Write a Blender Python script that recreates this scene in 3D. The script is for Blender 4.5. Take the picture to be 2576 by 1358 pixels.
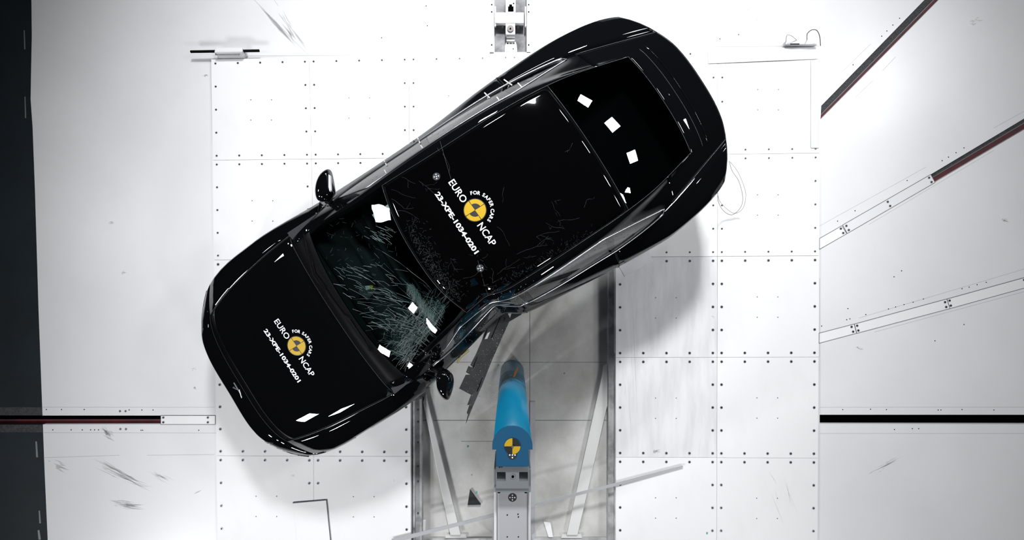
import bpy, bmesh, math, random
import numpy as np
from mathutils import Vector, Matrix, geometry
from mathutils.bvhtree import BVHTree
random.seed(7)
C = bpy.context.scene.collection
scn = bpy.context.scene
for o in list(bpy.data.objects): bpy.data.objects.remove(o)
# ------------------------------------------------------------------ camera, world, lights, exposure
F = 1290.0; H = 5.2; TH = math.radians(-1.0)
cam = bpy.data.cameras.new('camera'); camo = bpy.data.objects.new('camera', cam); C.objects.link(camo)
camo.location = (0, 0, H); camo.rotation_euler = (TH, 0, 0)
cam.sensor_fit = 'HORIZONTAL'; cam.sensor_width = 36; cam.lens = F/2576*36; cam.clip_end = 100
scn.camera = camo
scn.view_settings.view_transform = 'Standard'; scn.view_settings.look = 'None'
scn.view_settings.gamma = 1; scn.view_settings.use_curve_mapping = False
scn.view_settings.exposure = -3.2
wd = bpy.data.worlds.new('world'); scn.world = wd; wd.use_nodes = True
wd.node_tree.nodes['Background'].inputs[0].default_value = (.8, .88, 1, 1)
wd.node_tree.nodes['Background'].inputs[1].default_value = 0.05
LAMPS = [  # x, y, z, size, watts, beam angle
    (.6, 7.6, 7.3, 1.1, 1700, 60), (4.6, 8.6, 7.3, 1.0, 80, 45), (6.6, 6.6, 7.3, 1.0, 80, 45), (8.4, 4.2, 7.3, .9, 960, 120), (6.8, 1.2, 7.3, .7, 50, 45),
    (-9.4, .6, 7.3, 1.0, 100, 45), (-8.6, -8.0, 7.3, 1.1, 690, 60), (-6.2, -9.6, 7.3, .8, 580, 60), (-2.6, 8.6, 7.3, 1.1, 200, 60), (6.5, -8.5, 7.3, 1.1, 1350, 120)]
for i, (x, y, z, sz, w, sp) in enumerate(LAMPS):
    l = bpy.data.lights.new('hall_lamp', 'AREA'); l.shape = 'SQUARE'; l.size = sz; l.energy = w; l.spread = math.radians(sp)
    l.color = (.97, .985, 1)
    o = bpy.data.objects.new('hall_lamp', l); C.objects.link(o); o.location = (x, y, z)
    o.rotation_euler = (Vector((.2, .9, 0))-Vector((x, y, z))).to_track_quat('-Z', 'Y').to_euler()

# ------------------------------------------------------------------ helpers
def unp(u, v, z=0.0):
    """point at height z seen at photograph pixel (u, v)"""
    d = ((u-1288)/F, -(v-679)/F, -1.0)
    c, s = math.cos(TH), math.sin(TH)
    d = (d[0], c*d[1]-s*d[2], s*d[1]+c*d[2])
    k = (z-H)/d[2]
    return Vector((d[0]*k, d[1]*k, z))
def mat(name, col, rough=.5, metal=0., spec=.5, coat=0., coatr=.03, bump=None, noise=None, emis=None, alpha=None):
    m = bpy.data.materials.new(name); m.use_nodes = True
    n = m.node_tree.nodes; b = n['Principled BSDF']; L = m.node_tree.links
    b.inputs['Base Color'].default_value = (*col, 1); b.inputs['Roughness'].default_value = rough
    b.inputs['Metallic'].default_value = metal; b.inputs['Specular IOR Level'].default_value = spec
    b.inputs['Coat Weight'].default_value = coat; b.inputs['Coat Roughness'].default_value = coatr
    if noise:   # (scale, darker colour, lo, hi, stretch)
        sc, c2, lo, hi, st = noise
        tc = n.new('ShaderNodeTexCoord'); mp = n.new('ShaderNodeMapping'); mp.inputs['Scale'].default_value = st
        nz = n.new('ShaderNodeTexNoise'); nz.inputs['Scale'].default_value = sc; nz.inputs['Detail'].default_value = 8
        nz.inputs['Roughness'].default_value = .62
        rp = n.new('ShaderNodeValToRGB'); rp.color_ramp.elements[0].position = lo; rp.color_ramp.elements[1].position = hi
        rp.color_ramp.elements[0].color = (*c2, 1); rp.color_ramp.elements[1].color = (*col, 1)
        L.new(tc.outputs['Object'], mp.inputs[0]); L.new(mp.outputs[0], nz.inputs['Vector'])
        L.new(nz.outputs['Fac'], rp.inputs[0]); L.new(rp.outputs[0], b.inputs['Base Color'])
    if alpha is not None:
        b.inputs['Alpha'].default_value = alpha
    return m
def glass(name, tint, ior=1.5, rough=0.0):
    """thin tinted automotive glass: mirror-like surface over a tinted see-through sheet"""
    m = bpy.data.materials.new(name); m.use_nodes = True; n = m.node_tree.nodes; L = m.node_tree.links
    n.remove(n['Principled BSDF']); out = n['Material Output']
    t = n.new('ShaderNodeBsdfTransparent'); t.inputs[0].default_value = (*tint, 1)
    g = n.new('ShaderNodeBsdfGlossy'); g.inputs['Roughness'].default_value = rough
    ge = n.new('ShaderNodeNewGeometry'); dt = n.new('ShaderNodeVectorMath'); dt.operation = 'DOT_PRODUCT'
    L.new(ge.outputs['Incoming'], dt.inputs[0]); L.new(ge.outputs['Normal'], dt.inputs[1])
    def mth(op, a, b=None):
        q = n.new('ShaderNodeMath'); q.operation = op
        for k, v in enumerate((a, b)):
            if v is None: continue
            if isinstance(v, (int, float)): q.inputs[k].default_value = v
            else: L.new(v, q.inputs[k])
        return q.outputs[0]
    f = mth('ADD', mth('MULTIPLY', mth('POWER', mth('SUBTRACT', 1.0, mth('ABSOLUTE', dt.outputs['Value'])), 5.0), .95), .045)
    if ior > 1.6: f = mth('MULTIPLY', f, 1.7); f = mth('MINIMUM', f, 1.0)
    x = n.new('ShaderNodeMixShader'); L.new(f, x.inputs[0]); L.new(t.outputs[0], x.inputs[1]); L.new(g.outputs[0], x.inputs[2])
    L.new(x.outputs[0], out.inputs[0]); return m
M = dict(
    floor=mat('painted_floor', (.80, .805, .815), .33, spec=.5, noise=(1.1, (.76, .76, .77), .30, .62, (1, 1, 1))),
    dark_floor=mat('dark_floor_paint', (.014, .021, .028), .6, spec=.25, noise=(1.2, (.010, .015, .019), .35, .6, (1, 1, 1))),
    board=mat('board_paint', (.86, .86, .865), .42, noise=(1.6, (.82, .815, .82), .25, .5, (1.6, .8, 1))),
    scuffed=mat('scuffed_board', (.80, .80, .815), .45, noise=(3.0, (.68, .67, .69), .30, .60, (3, .5, 1))),
    pit=mat('pit_steel', (.62, .615, .60), .42, spec=.4, noise=(1.6, (.36, .35, .33), .30, .64, (1, .8, 1))),
    pitwall=mat('pit_wall', (.50, .50, .50), .5, noise=(6, (.2, .2, .2), .3, .6, (1, 1, 1))),
    white=mat('white_paint', (.82, .82, .83), .4), paper=mat('paper', (.74, .74, .77), .7),
    steel=mat('steel', (.55, .56, .58), .32, .9), bolt=mat('bolt_zinc', (.22, .22, .24), .4, .6),
    dark=mat('dark_hole', (.001, .001, .0012), .9, spec=0.), trackbed=mat('track_bed', (.26, .26, .27), .6, .0, noise=(5, (.05, .05, .052), .36, .64, (1, 1, 1))), rubber=mat('rubber', (.02, .02, .022), .7, noise=(60, (.05, .05, .055), .4, .6, (1, 1, 1))),
    red=mat('red_primer', (.10, .005, .012), .55, noise=(5, (.03, .003, .006), .3, .6, (1, 1, 1))),
    grey=mat('grey_metal', (.22, .235, .25), .45, .2, noise=(9, (.2, .22, .23), .3, .6, (1, 1, 1))),
    beam=mat('beam_paint', (.42, .425, .45), .35), seam=mat('seam_dark', (.12, .12, .125), .7), faint=mat('faint_seam', (.45, .45, .46), .7),
    smear=mat('rubber_smear', (.25, .24, .24), .7, alpha=.20),
    blue=mat('blue_pole', (.003, .17, .30), .3, noise=(3, (.003, .14, .26), .3, .6, (1, 1, .5))),
    bluetop=mat('blue_cap', (.008, .075, .16), .45),
    paint=mat('black_paint', (.0022, .0023, .0028), .6, spec=0., coat=1., coatr=.012),
    plastic=mat('black_plastic', (.0035, .0035, .004), .5, spec=.06), matte=mat('matte_black', (.006, .006, .007), .6, spec=.3),
    torn=mat('torn_cladding', (.022, .022, .024), .55, noise=(14, (.012, .012, .013), .35, .6, (1, 1, 1))),
    roofglass=mat('black_glass', (.001, .001, .0012), .03, spec=.5), chrome=mat('chrome', (.80, .83, .87), .3, 1.),
    gap=mat('panel_gap', (.05, .055, .06), .35), gapd=mat('panel_gap_dark', (.002, .002, .002), .6),
    ws=glass('windshield_glass', (.30, .38, .37)), sideg=glass('side_glass', (.03, .035, .04), 1.8), rearg=glass('rear_glass', (.10, .13, .13)),
    interior=mat('interior_trim', (.018, .020, .024), .7), seat=mat('seat_leather', (.03, .033, .037), .6),
    crack=mat('crack_glass', (.17, .23, .225), .4), crackteal=mat('crack_teal', (.022, .058, .052), .4), crackdim=mat('crack_dim', (.035, .037, .040), .5),
    shard=mat('glass_crumb', (.90, .97, .97), .15), teal=mat('teal_glass', (.12, .42, .36), .15),
    yellow=mat('target_yellow', (.50, .315, .010), .5), brace=mat('brace_paint', (.66, .655, .645), .4), ink=mat('sticker_ink', (.014, .014, .018), .5), lettering=mat('lettering', (.80, .83, .88), .5),
    tgrey=mat('target_grey', (.022, .023, .028), .55), tape=mat('tape_grey', (.45, .43, .44), .6), orange=mat('orange_scrape', (.55, .22, .05), .6),
    lamp=mat('head_lamp', (.01, .01, .012), .1, .3), tlamp=mat('tail_lamp', (.12, .003, .004), .1), film=mat('clear_film', (.80, .81, .83), .2, spec=.6),
    wall=mat('wall_paint', (.035, .037, .04), .7), ceil=mat('ceiling_black', (.006, .006, .007), .9), cable=mat('cable', (.03, .03, .035), .5),
    cablelight=mat('pale_cable', (.42, .42, .44), .5), ystick=mat('yellow_label', (.45, .38, .05), .5), tyre=mat('tyre', (.01, .01, .011), .7))
ORG = {}
def setp(o, label=None, cat=None, group=None, kind=None):
    for k, v in (('label', label), ('category', cat), ('group', group), ('kind', kind)):
        if v: o[k] = v
    return o
def thing(name, label, cat, loc=(0, 0, 0), group=None, kind=None):
    o = bpy.data.objects.new(name, None); C.objects.link(o); o.location = loc; o.empty_display_size = .1
    ORG[o.name] = Vector(loc); return setp(o, label, cat, group, kind)
def mk(name, V, Fc, m, parent=None, smooth=False, normals=None, mats=None, midx=None, world_origin=None):
    """one mesh object from world-space vertices"""
    org = ORG[parent.name] if parent is not None else Vector(world_origin or (0, 0, 0))
    if normals is not None:      # wind every face the way its vertex normals point
        fx = []
        for f in Fc:
            q = [Vector(V[i]) for i in f]; gn = (q[2]-q[0]).cross(q[-1]-q[1]); sn = sum((Vector(normals[i]) for i in f), Vector())
            fx.append(f if gn.dot(sn) >= 0 else tuple(f[::-1]))
        Fc = fx
    me = bpy.data.meshes.new(name); me.from_pydata([tuple(Vector(v)-org) for v in V], [], Fc)
    for mm in (mats or [m]): me.materials.append(mm)
    if midx: me.polygons.foreach_set('material_index', midx)
    if smooth: me.polygons.foreach_set('use_smooth', [True]*len(Fc))
    me.update()
    if normals is not None: me.normals_split_custom_set_from_vertices([tuple(n) for n in normals])
    o = bpy.data.objects.new(name, me); C.objects.link(o)
    if parent is not None: o.parent = parent
    else: o.location = org
    ORG[o.name] = org; return o
class G:
    """geometry collector"""
    def __init__(s): s.V = []; s.F = []; s.I = []
    def add(s, V, Fc, i=0):
        k = len(s.V); s.V += [Vector(v) for v in V]; s.F += [tuple(a+k for a in f) for f in Fc]; s.I += [i]*len(Fc); return s
    def prism(s, poly, z0, z1, i=0):
        """poly: list of (x,y) ccw or with z"""
        a = 0
        n = len(poly)
        for k in range(n): a += poly[k][0]*poly[(k+1) % n][1]-poly[(k+1) % n][0]*poly[k][1]
        if a < 0: poly = poly[::-1]
        tris = geometry.tessellate_polygon([[Vector((p[0], p[1], 0)) for p in poly]])
        V = [(p[0], p[1], z0) for p in poly]+[(p[0], p[1], z1) for p in poly]
        Fc = []
        for t in tris:
            p0, p1, p2 = [poly[q] for q in t]
            cr = (p1[0]-p0[0])*(p2[1]-p0[1])-(p1[1]-p0[1])*(p2[0]-p0[0])
            if cr < 0: t = t[::-1]
            Fc.append(tuple(q+n for q in t)); Fc.append(tuple(t[::-1]))
        if n == 4: Fc = [(4, 5, 6, 7), (3, 2, 1, 0)]
        for k in range(n): Fc.append((k, (k+1) % n, (k+1) % n+n, k+n))
        return s.add(V, Fc, i)
    def box(s, x0, x1, y0, y1, z0, z1, i=0): return s.prism([(x0, y0), (x1, y0), (x1, y1), (x0, y1)], z0, z1, i)
    def disc(s, c, r, z0, z1, n=24, i=0): return s.prism([(c[0]+r*math.cos(2*math.pi*k/n), c[1]+r*math.sin(2*math.pi*k/n)) for k in range(n)], z0, z1, i)
    def tube(s, pts, r, n=8, i=0, taper=False):
        pts = [Vector(p) for p in pts]; V = []; m = len(pts); up = Vector((0, 0, 1))
        for k, p in enumerate(pts):
            t = (pts[min(k+1, m-1)]-pts[max(k-1, 0)]).normalized()
            a = t.cross(up); a = a.normalized() if a.length > 1e-4 else Vector((1, 0, 0)); b = t.cross(a).normalized()
            rr = r if not taper else r*(.25+.75*math.sin(math.pi*min(max(k/(m-1), .02), .98)))
            V += [p+rr*(math.cos(2*math.pi*q/n)*a+math.sin(2*math.pi*q/n)*b) for q in range(n)]
        Fc = [(k*n+q, k*n+(q+1) % n, (k+1)*n+(q+1) % n, (k+1)*n+q) for k in range(m-1) for q in range(n)]
        Fc += [tuple(range(n))[::-1], tuple((m-1)*n+q for q in range(n))]
        return s.add(V, Fc, i)
    def obj(s, name, m, parent=None, smooth=False, mats=None, origin=None):
        return mk(name, s.V, s.F, m, parent, smooth, mats=mats, midx=s.I if mats else None, world_origin=origin)
def pxpoly(pts, z): return [tuple(unp(u, v, z))[:2] for u, v in pts]
def bevel(o, w=.004, seg=2):
    b = o.modifiers.new('bevel', 'BEVEL'); b.width = w; b.segments = seg; b.limit_method = 'ANGLE'; return o

# ------------------------------------------------------------------ setting
ZF = -.025      # hall floor, the boards lie on it (their tops at z = 0)
ZP = -.20       # sunken strip round the pole
def cutter(poly, z0, z1):
    g = G(); g.prism(poly, z0, z1); return g.obj('cutter', M['dark'])
def lerp(a, b, t): return a+(b-a)*t
pit_poly = pxpoly([(1034, 640), (1549, 640), (1549, 1500), (1034, 1500)], 0)
slots = {   # name: four corners in the photograph: near end top, near end bottom, far end bottom, far end top
    'a': [(2066, 266), (2064, 301), (2534, -175), (2496, -175)], 'b': [(2340.7, 439), (2351.7, 459), (2700, 253), (2700, 224)],
    'd': [(2062, 1043), (2062, 1066), (2800, 1067), (2800, 1043)], 'e': [(405, 1045), (405, 1067), (-250, 1068), (-250, 1045)]}
slotp = {k: pxpoly(v, ZF) for k, v in slots.items()}
chan = pxpoly([(1243, -160), (1325, -160), (1325, 131), (1243, 131)], ZF)
def slab(name, poly, m, cuts, z0=-.6, z1=ZF, label=None):
    g = G(); g.prism(poly, z0, z1); o = g.obj(name, m)
    cs = [cutter(p, a, b) for p, a, b in cuts]
    for c in cs:
        b = o.modifiers.new('b', 'BOOLEAN'); b.object = c; b.operation = 'DIFFERENCE'; b.solver = 'EXACT'
    dg = bpy.context.evaluated_depsgraph_get(); me = bpy.data.meshes.new_from_object(o.evaluated_get(dg))
    o.modifiers.clear(); o.data = me
    for c in cs: bpy.data.objects.remove(c)
    o['kind'] = 'structure'
    if label: o['label'] = label
    return o
edge = [(78, -260), (79, 0), (80, 90), (78, 190), (77, 250), (82, 320), (88, 480), (97, 780), (106, 1020), (112, 1180), (120, 1358), (130, 1600)]
ep = pxpoly(edge, ZF)
RX, RY = 12.0, 12.0
cuts = [(pit_poly, ZP, .2)]+[(p, ZF-.06, .2) for p in slotp.values()]+[(chan, ZF-.10, .2)]
floor = slab('floor', [(ep[0][0], RY)]+ep+[(ep[-1][0], -RY), (RX, -RY), (RX, RY)], M['floor'], cuts, label='white painted hall floor')
slab('floor', [(-RX, RY), (-RX, -RY), (ep[-1][0], -RY)]+ep[::-1]+[(ep[0][0], RY)], M['dark_floor'], [(slotp['e'], ZF-.06, .2)], label='dark grey painted floor strip on the left')
g = G(); g.box(-RX, RX, -RY, RY, 8.2, 8.3); setp(g.obj('ceiling', M['ceil']), kind='structure')
for nm, b in (('wall_left', (-RX-.1, -RX, -RY, RY)), ('wall_right', (RX, RX+.1, -RY, RY)), ('wall_back', (-RX, RX, RY, RY+.1)), ('wall_front', (-RX, RX, -RY-.1, -RY))):
    g = G(); g.box(*b, -.6, 8.2); setp(g.obj(nm, M['wall']), kind='structure')
# pit floor sheet and its walls (the cut-out in the slab) as a lining
x0, x1 = pit_poly[0][0], pit_poly[1][0]; ytop = pit_poly[0][1]; ybot = pit_poly[2][1]
g = G(); g.box(x0+.001, x1-.001, ybot+.001, ytop-.001, ZP, ZP+.004); setp(g.obj('floor', M['pit']), 'stained grey steel floor of the sunken strip round the pole', kind='structure')
zq = ZP+.004
g = G()
for pts, w in (([(1333, 640), (1333, 1400)], .003), ([(1060, 911), (1530, 911)], .002), ([(1060, 1057), (1530, 1057)], .003), ([(1160, 1110), (1330, 1110)], .002)):
    a, b = unp(*pts[0], zq), unp(*pts[1], zq); d = (b-a).normalized(); n = Vector((-d.y, d.x, 0))*w
    g.prism([(p.x, p.y) for p in (a+n, b+n, b-n, a-n)], zq, zq+.001)
g.box(unp(1334, 0, zq).x, unp(1347, 0, zq).x, unp(0, 1400, zq).y, unp(0, 1010, zq).y, zq, zq+.012, 1)
setp(g.obj('trim_1', None, mats=[mat('pit_seam', (.16, .16, .16), .8), M['beam']]), kind='structure')
for nm, ua, ub in (('left', 1035, 1058), ('right', 1536, 1547)):
    t = thing('side_channel', 'grey steel channel with bolts along the %s edge of the sunken strip' % nm, 'channel', tuple(unp((ua+ub)/2, 1100, ZP)))
    g = G(); xa, xb = unp(ua, 0, -.05).x, unp(ub, 0, -.12).x
    ya, yb = unp(0, 1480, 0).y, unp(0, 1010 if nm == 'left' else 660, 0).y
    g.box(min(xa, xb), max(xa, xb), ya, yb, ZP+.004, -.09); 
    g.box(*( (xa, xa+.02) if nm == 'left' else (xa+.055, xa+.075)), ya, yb, -.09, -.03); g.obj('rail', M['pitwall'], t)
    for v in ([1030, 1060, 1112, 1172, 1210, 1290] if nm == 'left' else [700, 750, 850, 920, 955, 1055, 1115, 1155, 1225, 1337]):
        p = unp(ub-6 if nm == 'left' else ua+12, v, -.09); b = G(); b.disc(p, .010, -.09, -.084, 10); b.obj('bolt', M['bolt'], t)
# slot linings
def strip_between(P, f0, f1, z0, z1, m, name, parent):
    """P: near-top, near-bottom, far-bottom, far-top; a bar along the slot between fractions f0..f1 of its width"""
    P = [Vector((*p, 0)) for p in P]
    a = P[0].lerp(P[1], f0); b = P[0].lerp(P[1], f1); c = P[3].lerp(P[2], f1); d = P[3].lerp(P[2], f0)
    g = G(); g.prism([(q.x, q.y) for q in (a, b, c, d)], z0, z1); return g.obj(name, m, parent)
t = thing('rail_slot', 'dark rubber-lined rail slot with a red edge running to the top right corner', 'floor rail', (*slotp['a'][0], ZF-.06))
strip_between(slotp['a'], .03, .62, ZF-.06, ZF-.012, M['rubber'], 'rubber_insert', t); strip_between(slotp['a'], .66, .72, ZF-.06, ZF-.02, M['grey'], 'track', t)
strip_between(slotp['a'], .74, .98, ZF-.06, ZF-.03, M['red'], 'red_edge', t)
t = thing('rail_slot', 'red and black rail slot emerging from under a pale cover plate at right', 'floor rail', (*slotp['b'][0], ZF-.06))
strip_between(slotp['b'], .03, .42, ZF-.06, ZF-.02, M['rubber'], 'rubber_insert', t); strip_between(slotp['b'], .44, .52, ZF-.06, ZF-.03, M['grey'], 'track', t)
strip_between(slotp['b'], .54, .98, ZF-.06, ZF-.03, M['red'], 'red_edge', t)
t = thing('rail_slot', 'black horizontal rail slot on the right side of the hall', 'floor rail', (*slotp['d'][0], ZF-.06))
strip_between(slotp['d'], .02, .98, ZF-.06, ZF-.04, M['dark'], 'rubber_insert', t)
t = thing('rail_slot', 'black horizontal rail slot with dark red edge crossing the left side', 'floor rail', (*slotp['e'][0], ZF-.06))
strip_between(slotp['e'], .02, .50, ZF-.06, ZF-.035, M['dark'], 'rubber_insert', t); strip_between(slotp['e'], .52, .98, ZF-.06, ZF-.03, M['red'], 'red_edge', t)
def holes(pts, z, r, name, m, parent, h=.002):
    g = G()
    for u, v in pts: g.disc(unp(u, v, z), r, z, z+h, 10)
    return g.obj(name, m, parent)
def screw(u, v, z, parent, r=.013, m='bolt'):
    p = unp(u, v, z); g = G(); g.disc(p, r, z, z+.003, 14, 0); g.disc(p, r*.42, z+.003, z+.0045, 8, 1)
    return g.obj('screw', None, parent, mats=[M[m], M['dark']])
# cover plates over the slots
def cover(label, poly, screws, shade='board', outline=True):
    P = pxpoly(poly, ZF); t = thing('cover_plate', label, 'cover plate', (*P[0], ZF))
    g = G(); g.prism(P, ZF, ZF+.003); g.obj('plate', M[shade], t)
    if outline:
        g = G(); n = len(P)
        for k in range(n):
            a, b = Vector((*P[k], 0)), Vector((*P[(k+1) % n], 0)); d = (b-a).normalized(); q = Vector((-d.y, d.x, 0))*.0022
            g.prism([(p.x, p.y) for p in (a+q, b+q, b-q, a-q)], ZF, ZF+.0036)
        g.obj('edge_joint', M['seam'], t)
    for u, v in screws: screw(u, v, ZF+.003, t, .012)
cover('white cover plate with four screws capping the left rail slot', [(405, 1045), (542, 1045), (542, 1067), (405, 1067)], [(411, 1050), (411, 1062), (523, 1050), (523, 1062)])
cover('long pale cover plate below the red rail slot at right', [(2340.7, 439), (2351.7, 459), (2131, 587), (2119.4, 566)], [(2337, 447), (2343, 458), (2233, 507.5), (2239, 518), (2129, 568), (2135, 578.5)], 'film')
cover('short white cover plate between the big board and the long pale plate', [(2117, 568), (2129, 588), (2061, 627), (2061, 600)], [(2115, 575), (2121, 586)])
cover('first segment of the lowest slanted cover strip, next to the boards', [(2060, 838), (2148, 815), (2154, 838), (2060, 863)], [(2142, 822), (2146, 834)])
cover('middle segment of the lowest slanted cover strip at right', [(2149, 815), (2381, 752), (2389, 776), (2155, 838)], [(2156, 819), (2159, 831), (2377, 760), (2380, 772)])
cover('last segment of the lowest slanted cover strip, running off the right edge', [(2382, 752), (2700, 664), (2700, 690), (2389, 776)], [(2388.5, 756), (2391.5, 768.5), (2576, 704)])
# seams and drilled holes of the floor
g = G()
def pline(u0, v0, u1, v1, z=ZF, w=.0015):
    a, b = unp(u0, v0, z), unp(u1, v1, z); d = (b-a).normalized(); q = Vector((-d.y, d.x, 0))*w
    g.prism([(p.x, p.y) for p in (a+q, b+q, b-q, a-q)], z, z+.0006)
for s in ((106, 1024, 540, 1024), (108, 1088, 545, 1089), (2062, 1024, 2700, 1024), (2062, 1090, 2700, 1090), (110, 1151, 300, 1145), (370, 1145, 540, 1143),
          (2062, 568, 2330, 420), (2500, 322, 2576, 280), (2185, 565, 2500, 378), (2160, 800, 2700, 640), (2200, 835, 2700, 700), (2117, 182, 2191, 110), (2152, 245, 2196, 202),
          (2220, 178, 2253, 143), (998, 0, 998, 131), (530, 150, 535, 400), (535, 140, 980, 140), (640, 0, 775, 138), (690, 0, 700, 15), (1005, 136, 1232, 135), (1336, 135, 1430, 132), (2062, 700, 2062, 898),
          (1580, 0, 1572, 40), (1780, 118, 2060, 116)): pline(*s)
g.obj('floor_joints', M['faint'], floor)
setp(holes([(117, 1030), (155, 1030), (212, 1030), (325, 1031), (357, 1031), (385, 1031), (133, 1081), (179, 1081), (207, 1081), (228, 1081), (238, 1081), (248, 1081), (355, 1082), (359, 1082), (500, 1082),
    (2146, 163), (2218, 91), (2231, 78), (2246, 63), (2263, 46), (2370, 404), (2386, 395), (2405, 384), (2425, 372), (2282, 454), (2107, 556), (2151, 530), (2130, 804), (2138, 802), (2178, 791),
    (2235, 777), (2253, 772), (2274, 766), (2297, 760), (2323, 752), (2420, 726), (2438, 722), (2458, 716), (2481, 710), (2067, 820), (2133, 776), (2425, 816), (2352, 857), (2249, 696),
    (2268, 681), (2250, 1080), (2295, 1078), (2311, 1078), (2360, 1031), (2367, 1031), (2420, 1030), (2500, 1031), (2230, 1030), (2190, 1029), (2120, 1030), (1075, 65), (1072, 15), (960, 95), (1858, 87), (1811, 98)], ZF, .0055, 'drilled_holes', M['dark'], floor, .001), kind=None)
holes([(302, 1034), (316, 1034), (303, 1079), (317, 1079), (1225, 43), (1225, 120), (1339, 40)], ZF, .011, 'floor_bolts', M['bolt'], floor)
# scuffs: thin rubber smears lying on the floor
g = G(); rs = random.Random(3)
def smear(u0, v0, u1, v1, n, wid, spread, z=ZF+.0004):
    for _ in range(n):
        a = unp(u0+rs.uniform(-spread, spread), v0+rs.uniform(-spread, spread), z); b = unp(u1+rs.uniform(-spread, spread), v1+rs.uniform(-spread, spread), z)
        k0 = rs.uniform(0, .5); k1 = rs.uniform(k0+.1, 1); p, q = a.lerp(b, k0), a.lerp(b, k1); d = (q-p).normalized(); nn = Vector((-d.y, d.x, 0)); w = wid*rs.uniform(.4, 1)
        m = p.lerp(q, .5)+nn*rs.uniform(-2, 2)*w
        V = [p, m+nn*w, q, m-nn*w]; g.add([tuple(x) for x in V], [(0, 1, 2, 3)] if (V[1]-V[0]).cross(V[2]-V[0]).z > 0 else [(3, 2, 1, 0)])
smear(255, 1078, 285, 1102, 40, .006, 9); smear(640, 0, 765, 138, 22, .006, 5); smear(700, 30, 770, 135, 12, .010, 12); smear(240, 1160, 380, 1230, 26, .008, 12); smear(275, 1262, 365, 1275, 34, .007, 10)
smear(280, 1195, 400, 1230, 8, .006, 6); smear(2480, 45, 2430, 60, 6, .01, 14); smear(2515, 550, 2540, 560, 8, .009, 6); smear(2190, 1190, 2270, 1150, 14, .005, 10); smear(300, 685, 330, 687, 5, .006, 3)
smear(480, 930, 500, 925, 6, .004, 6); smear(489, 972, 491, 980, 10, .008, 2); smear(270, 560, 290, 562, 5, .006, 2); smear(510, 190, 525, 191, 12, .008, 3); smear(2150, 873, 2180, 880, 8, .006, 5); smear(120, 1160, 175, 1180, 10, .012, 12)
smear(480, 1244, 510, 1230, 4, .004, 3); smear(370, 1180, 440, 1215, 14, .005, 8); smear(1450, 0, 1510, 60, 4, .004, 3); smear(1850, 60, 1905, 0, 3, .003, 2); smear(1880, 90, 1935, 0, 3, .003, 2)
g.obj('scuff_marks', M['smear'], floor)
g = G(); rs = random.Random(9)
for u, v, du, h in ((61, 100, 3, 24), (63, 270, 3, 27), (91, 1130, 5, 20), (99, 1300, 4, 16), (97, 1345, 6, 12)):
    g.prism(pxpoly([(u-du*.4, v-h), (u+du*.4, v-h), (u+du, v+h), (u, v+h)], ZF), ZF, ZF+.0006)
g.obj('pale_streaks', M['grey'], bpy.data.objects['floor.001'])
g = G()
for y0, y1 in ((1024, 1044), (1068, 1087)): g.prism(pxpoly([(-200, y0), (105, y0), (107, y1), (-200, y1)], ZF), ZF, ZF+.001)
g.obj('dark_border_plates', M['rubber'], bpy.data.objects['floor.001'])
# white boards with screws
def inpoly(p, poly):
    r = False; n = len(poly)
    for i in range(n):
        a, b = poly[i], poly[i-1]
        if (a[1] > p[1]) != (b[1] > p[1]) and p[0] < (b[0]-a[0])*(p[1]-a[1])/(b[1]-a[1])+a[0]: r = not r
    return r
CARSIL = [(512, 770), (530, 900), (600, 1030), (700, 1135), (780, 1158), (870, 1125), (1040, 1005), (1135, 916), (1230, 840), (1312, 790), (1509, 698), (1627, 625), (1745, 540), (1826, 448), (1836, 400),
          (1833, 350), (1780, 240), (1690, 115), (1600, 50), (1555, 44), (1400, 100), (1230, 200), (1000, 385), (840, 490), (720, 565), (590, 645), (520, 725)]
colsL = lambda v: [lerp(531, 547, (v-150)/1208), lerp(778, 789, min(1, (v-150)/500)), lerp(1029, 1034, (v-150)/1208)]
colsR = lambda v: [lerp(1283, 1290, (v-150)/800), 1549, lerp(1806, 1803, (v-150)/1208), lerp(2064, 2057, (v-150)/1208)]
rowy = lambda r, u: [lerp(149, 118, (u-531)/1533), lerp(403, 385, (u-531)/1533), lerp(654, 643, (u-531)/1533), lerp(901, 898, (u-531)/1533), lerp(1146, 1152, (u-531)/1533), lerp(1398, 1404, (u-531)/1533)][r]
rn = ['top', 'second', 'third', 'fourth', 'bottom']; cn = ['far left', 'left of centre', 'behind centre', 'behind the car', 'right of the sunken strip', 'far right']
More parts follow.
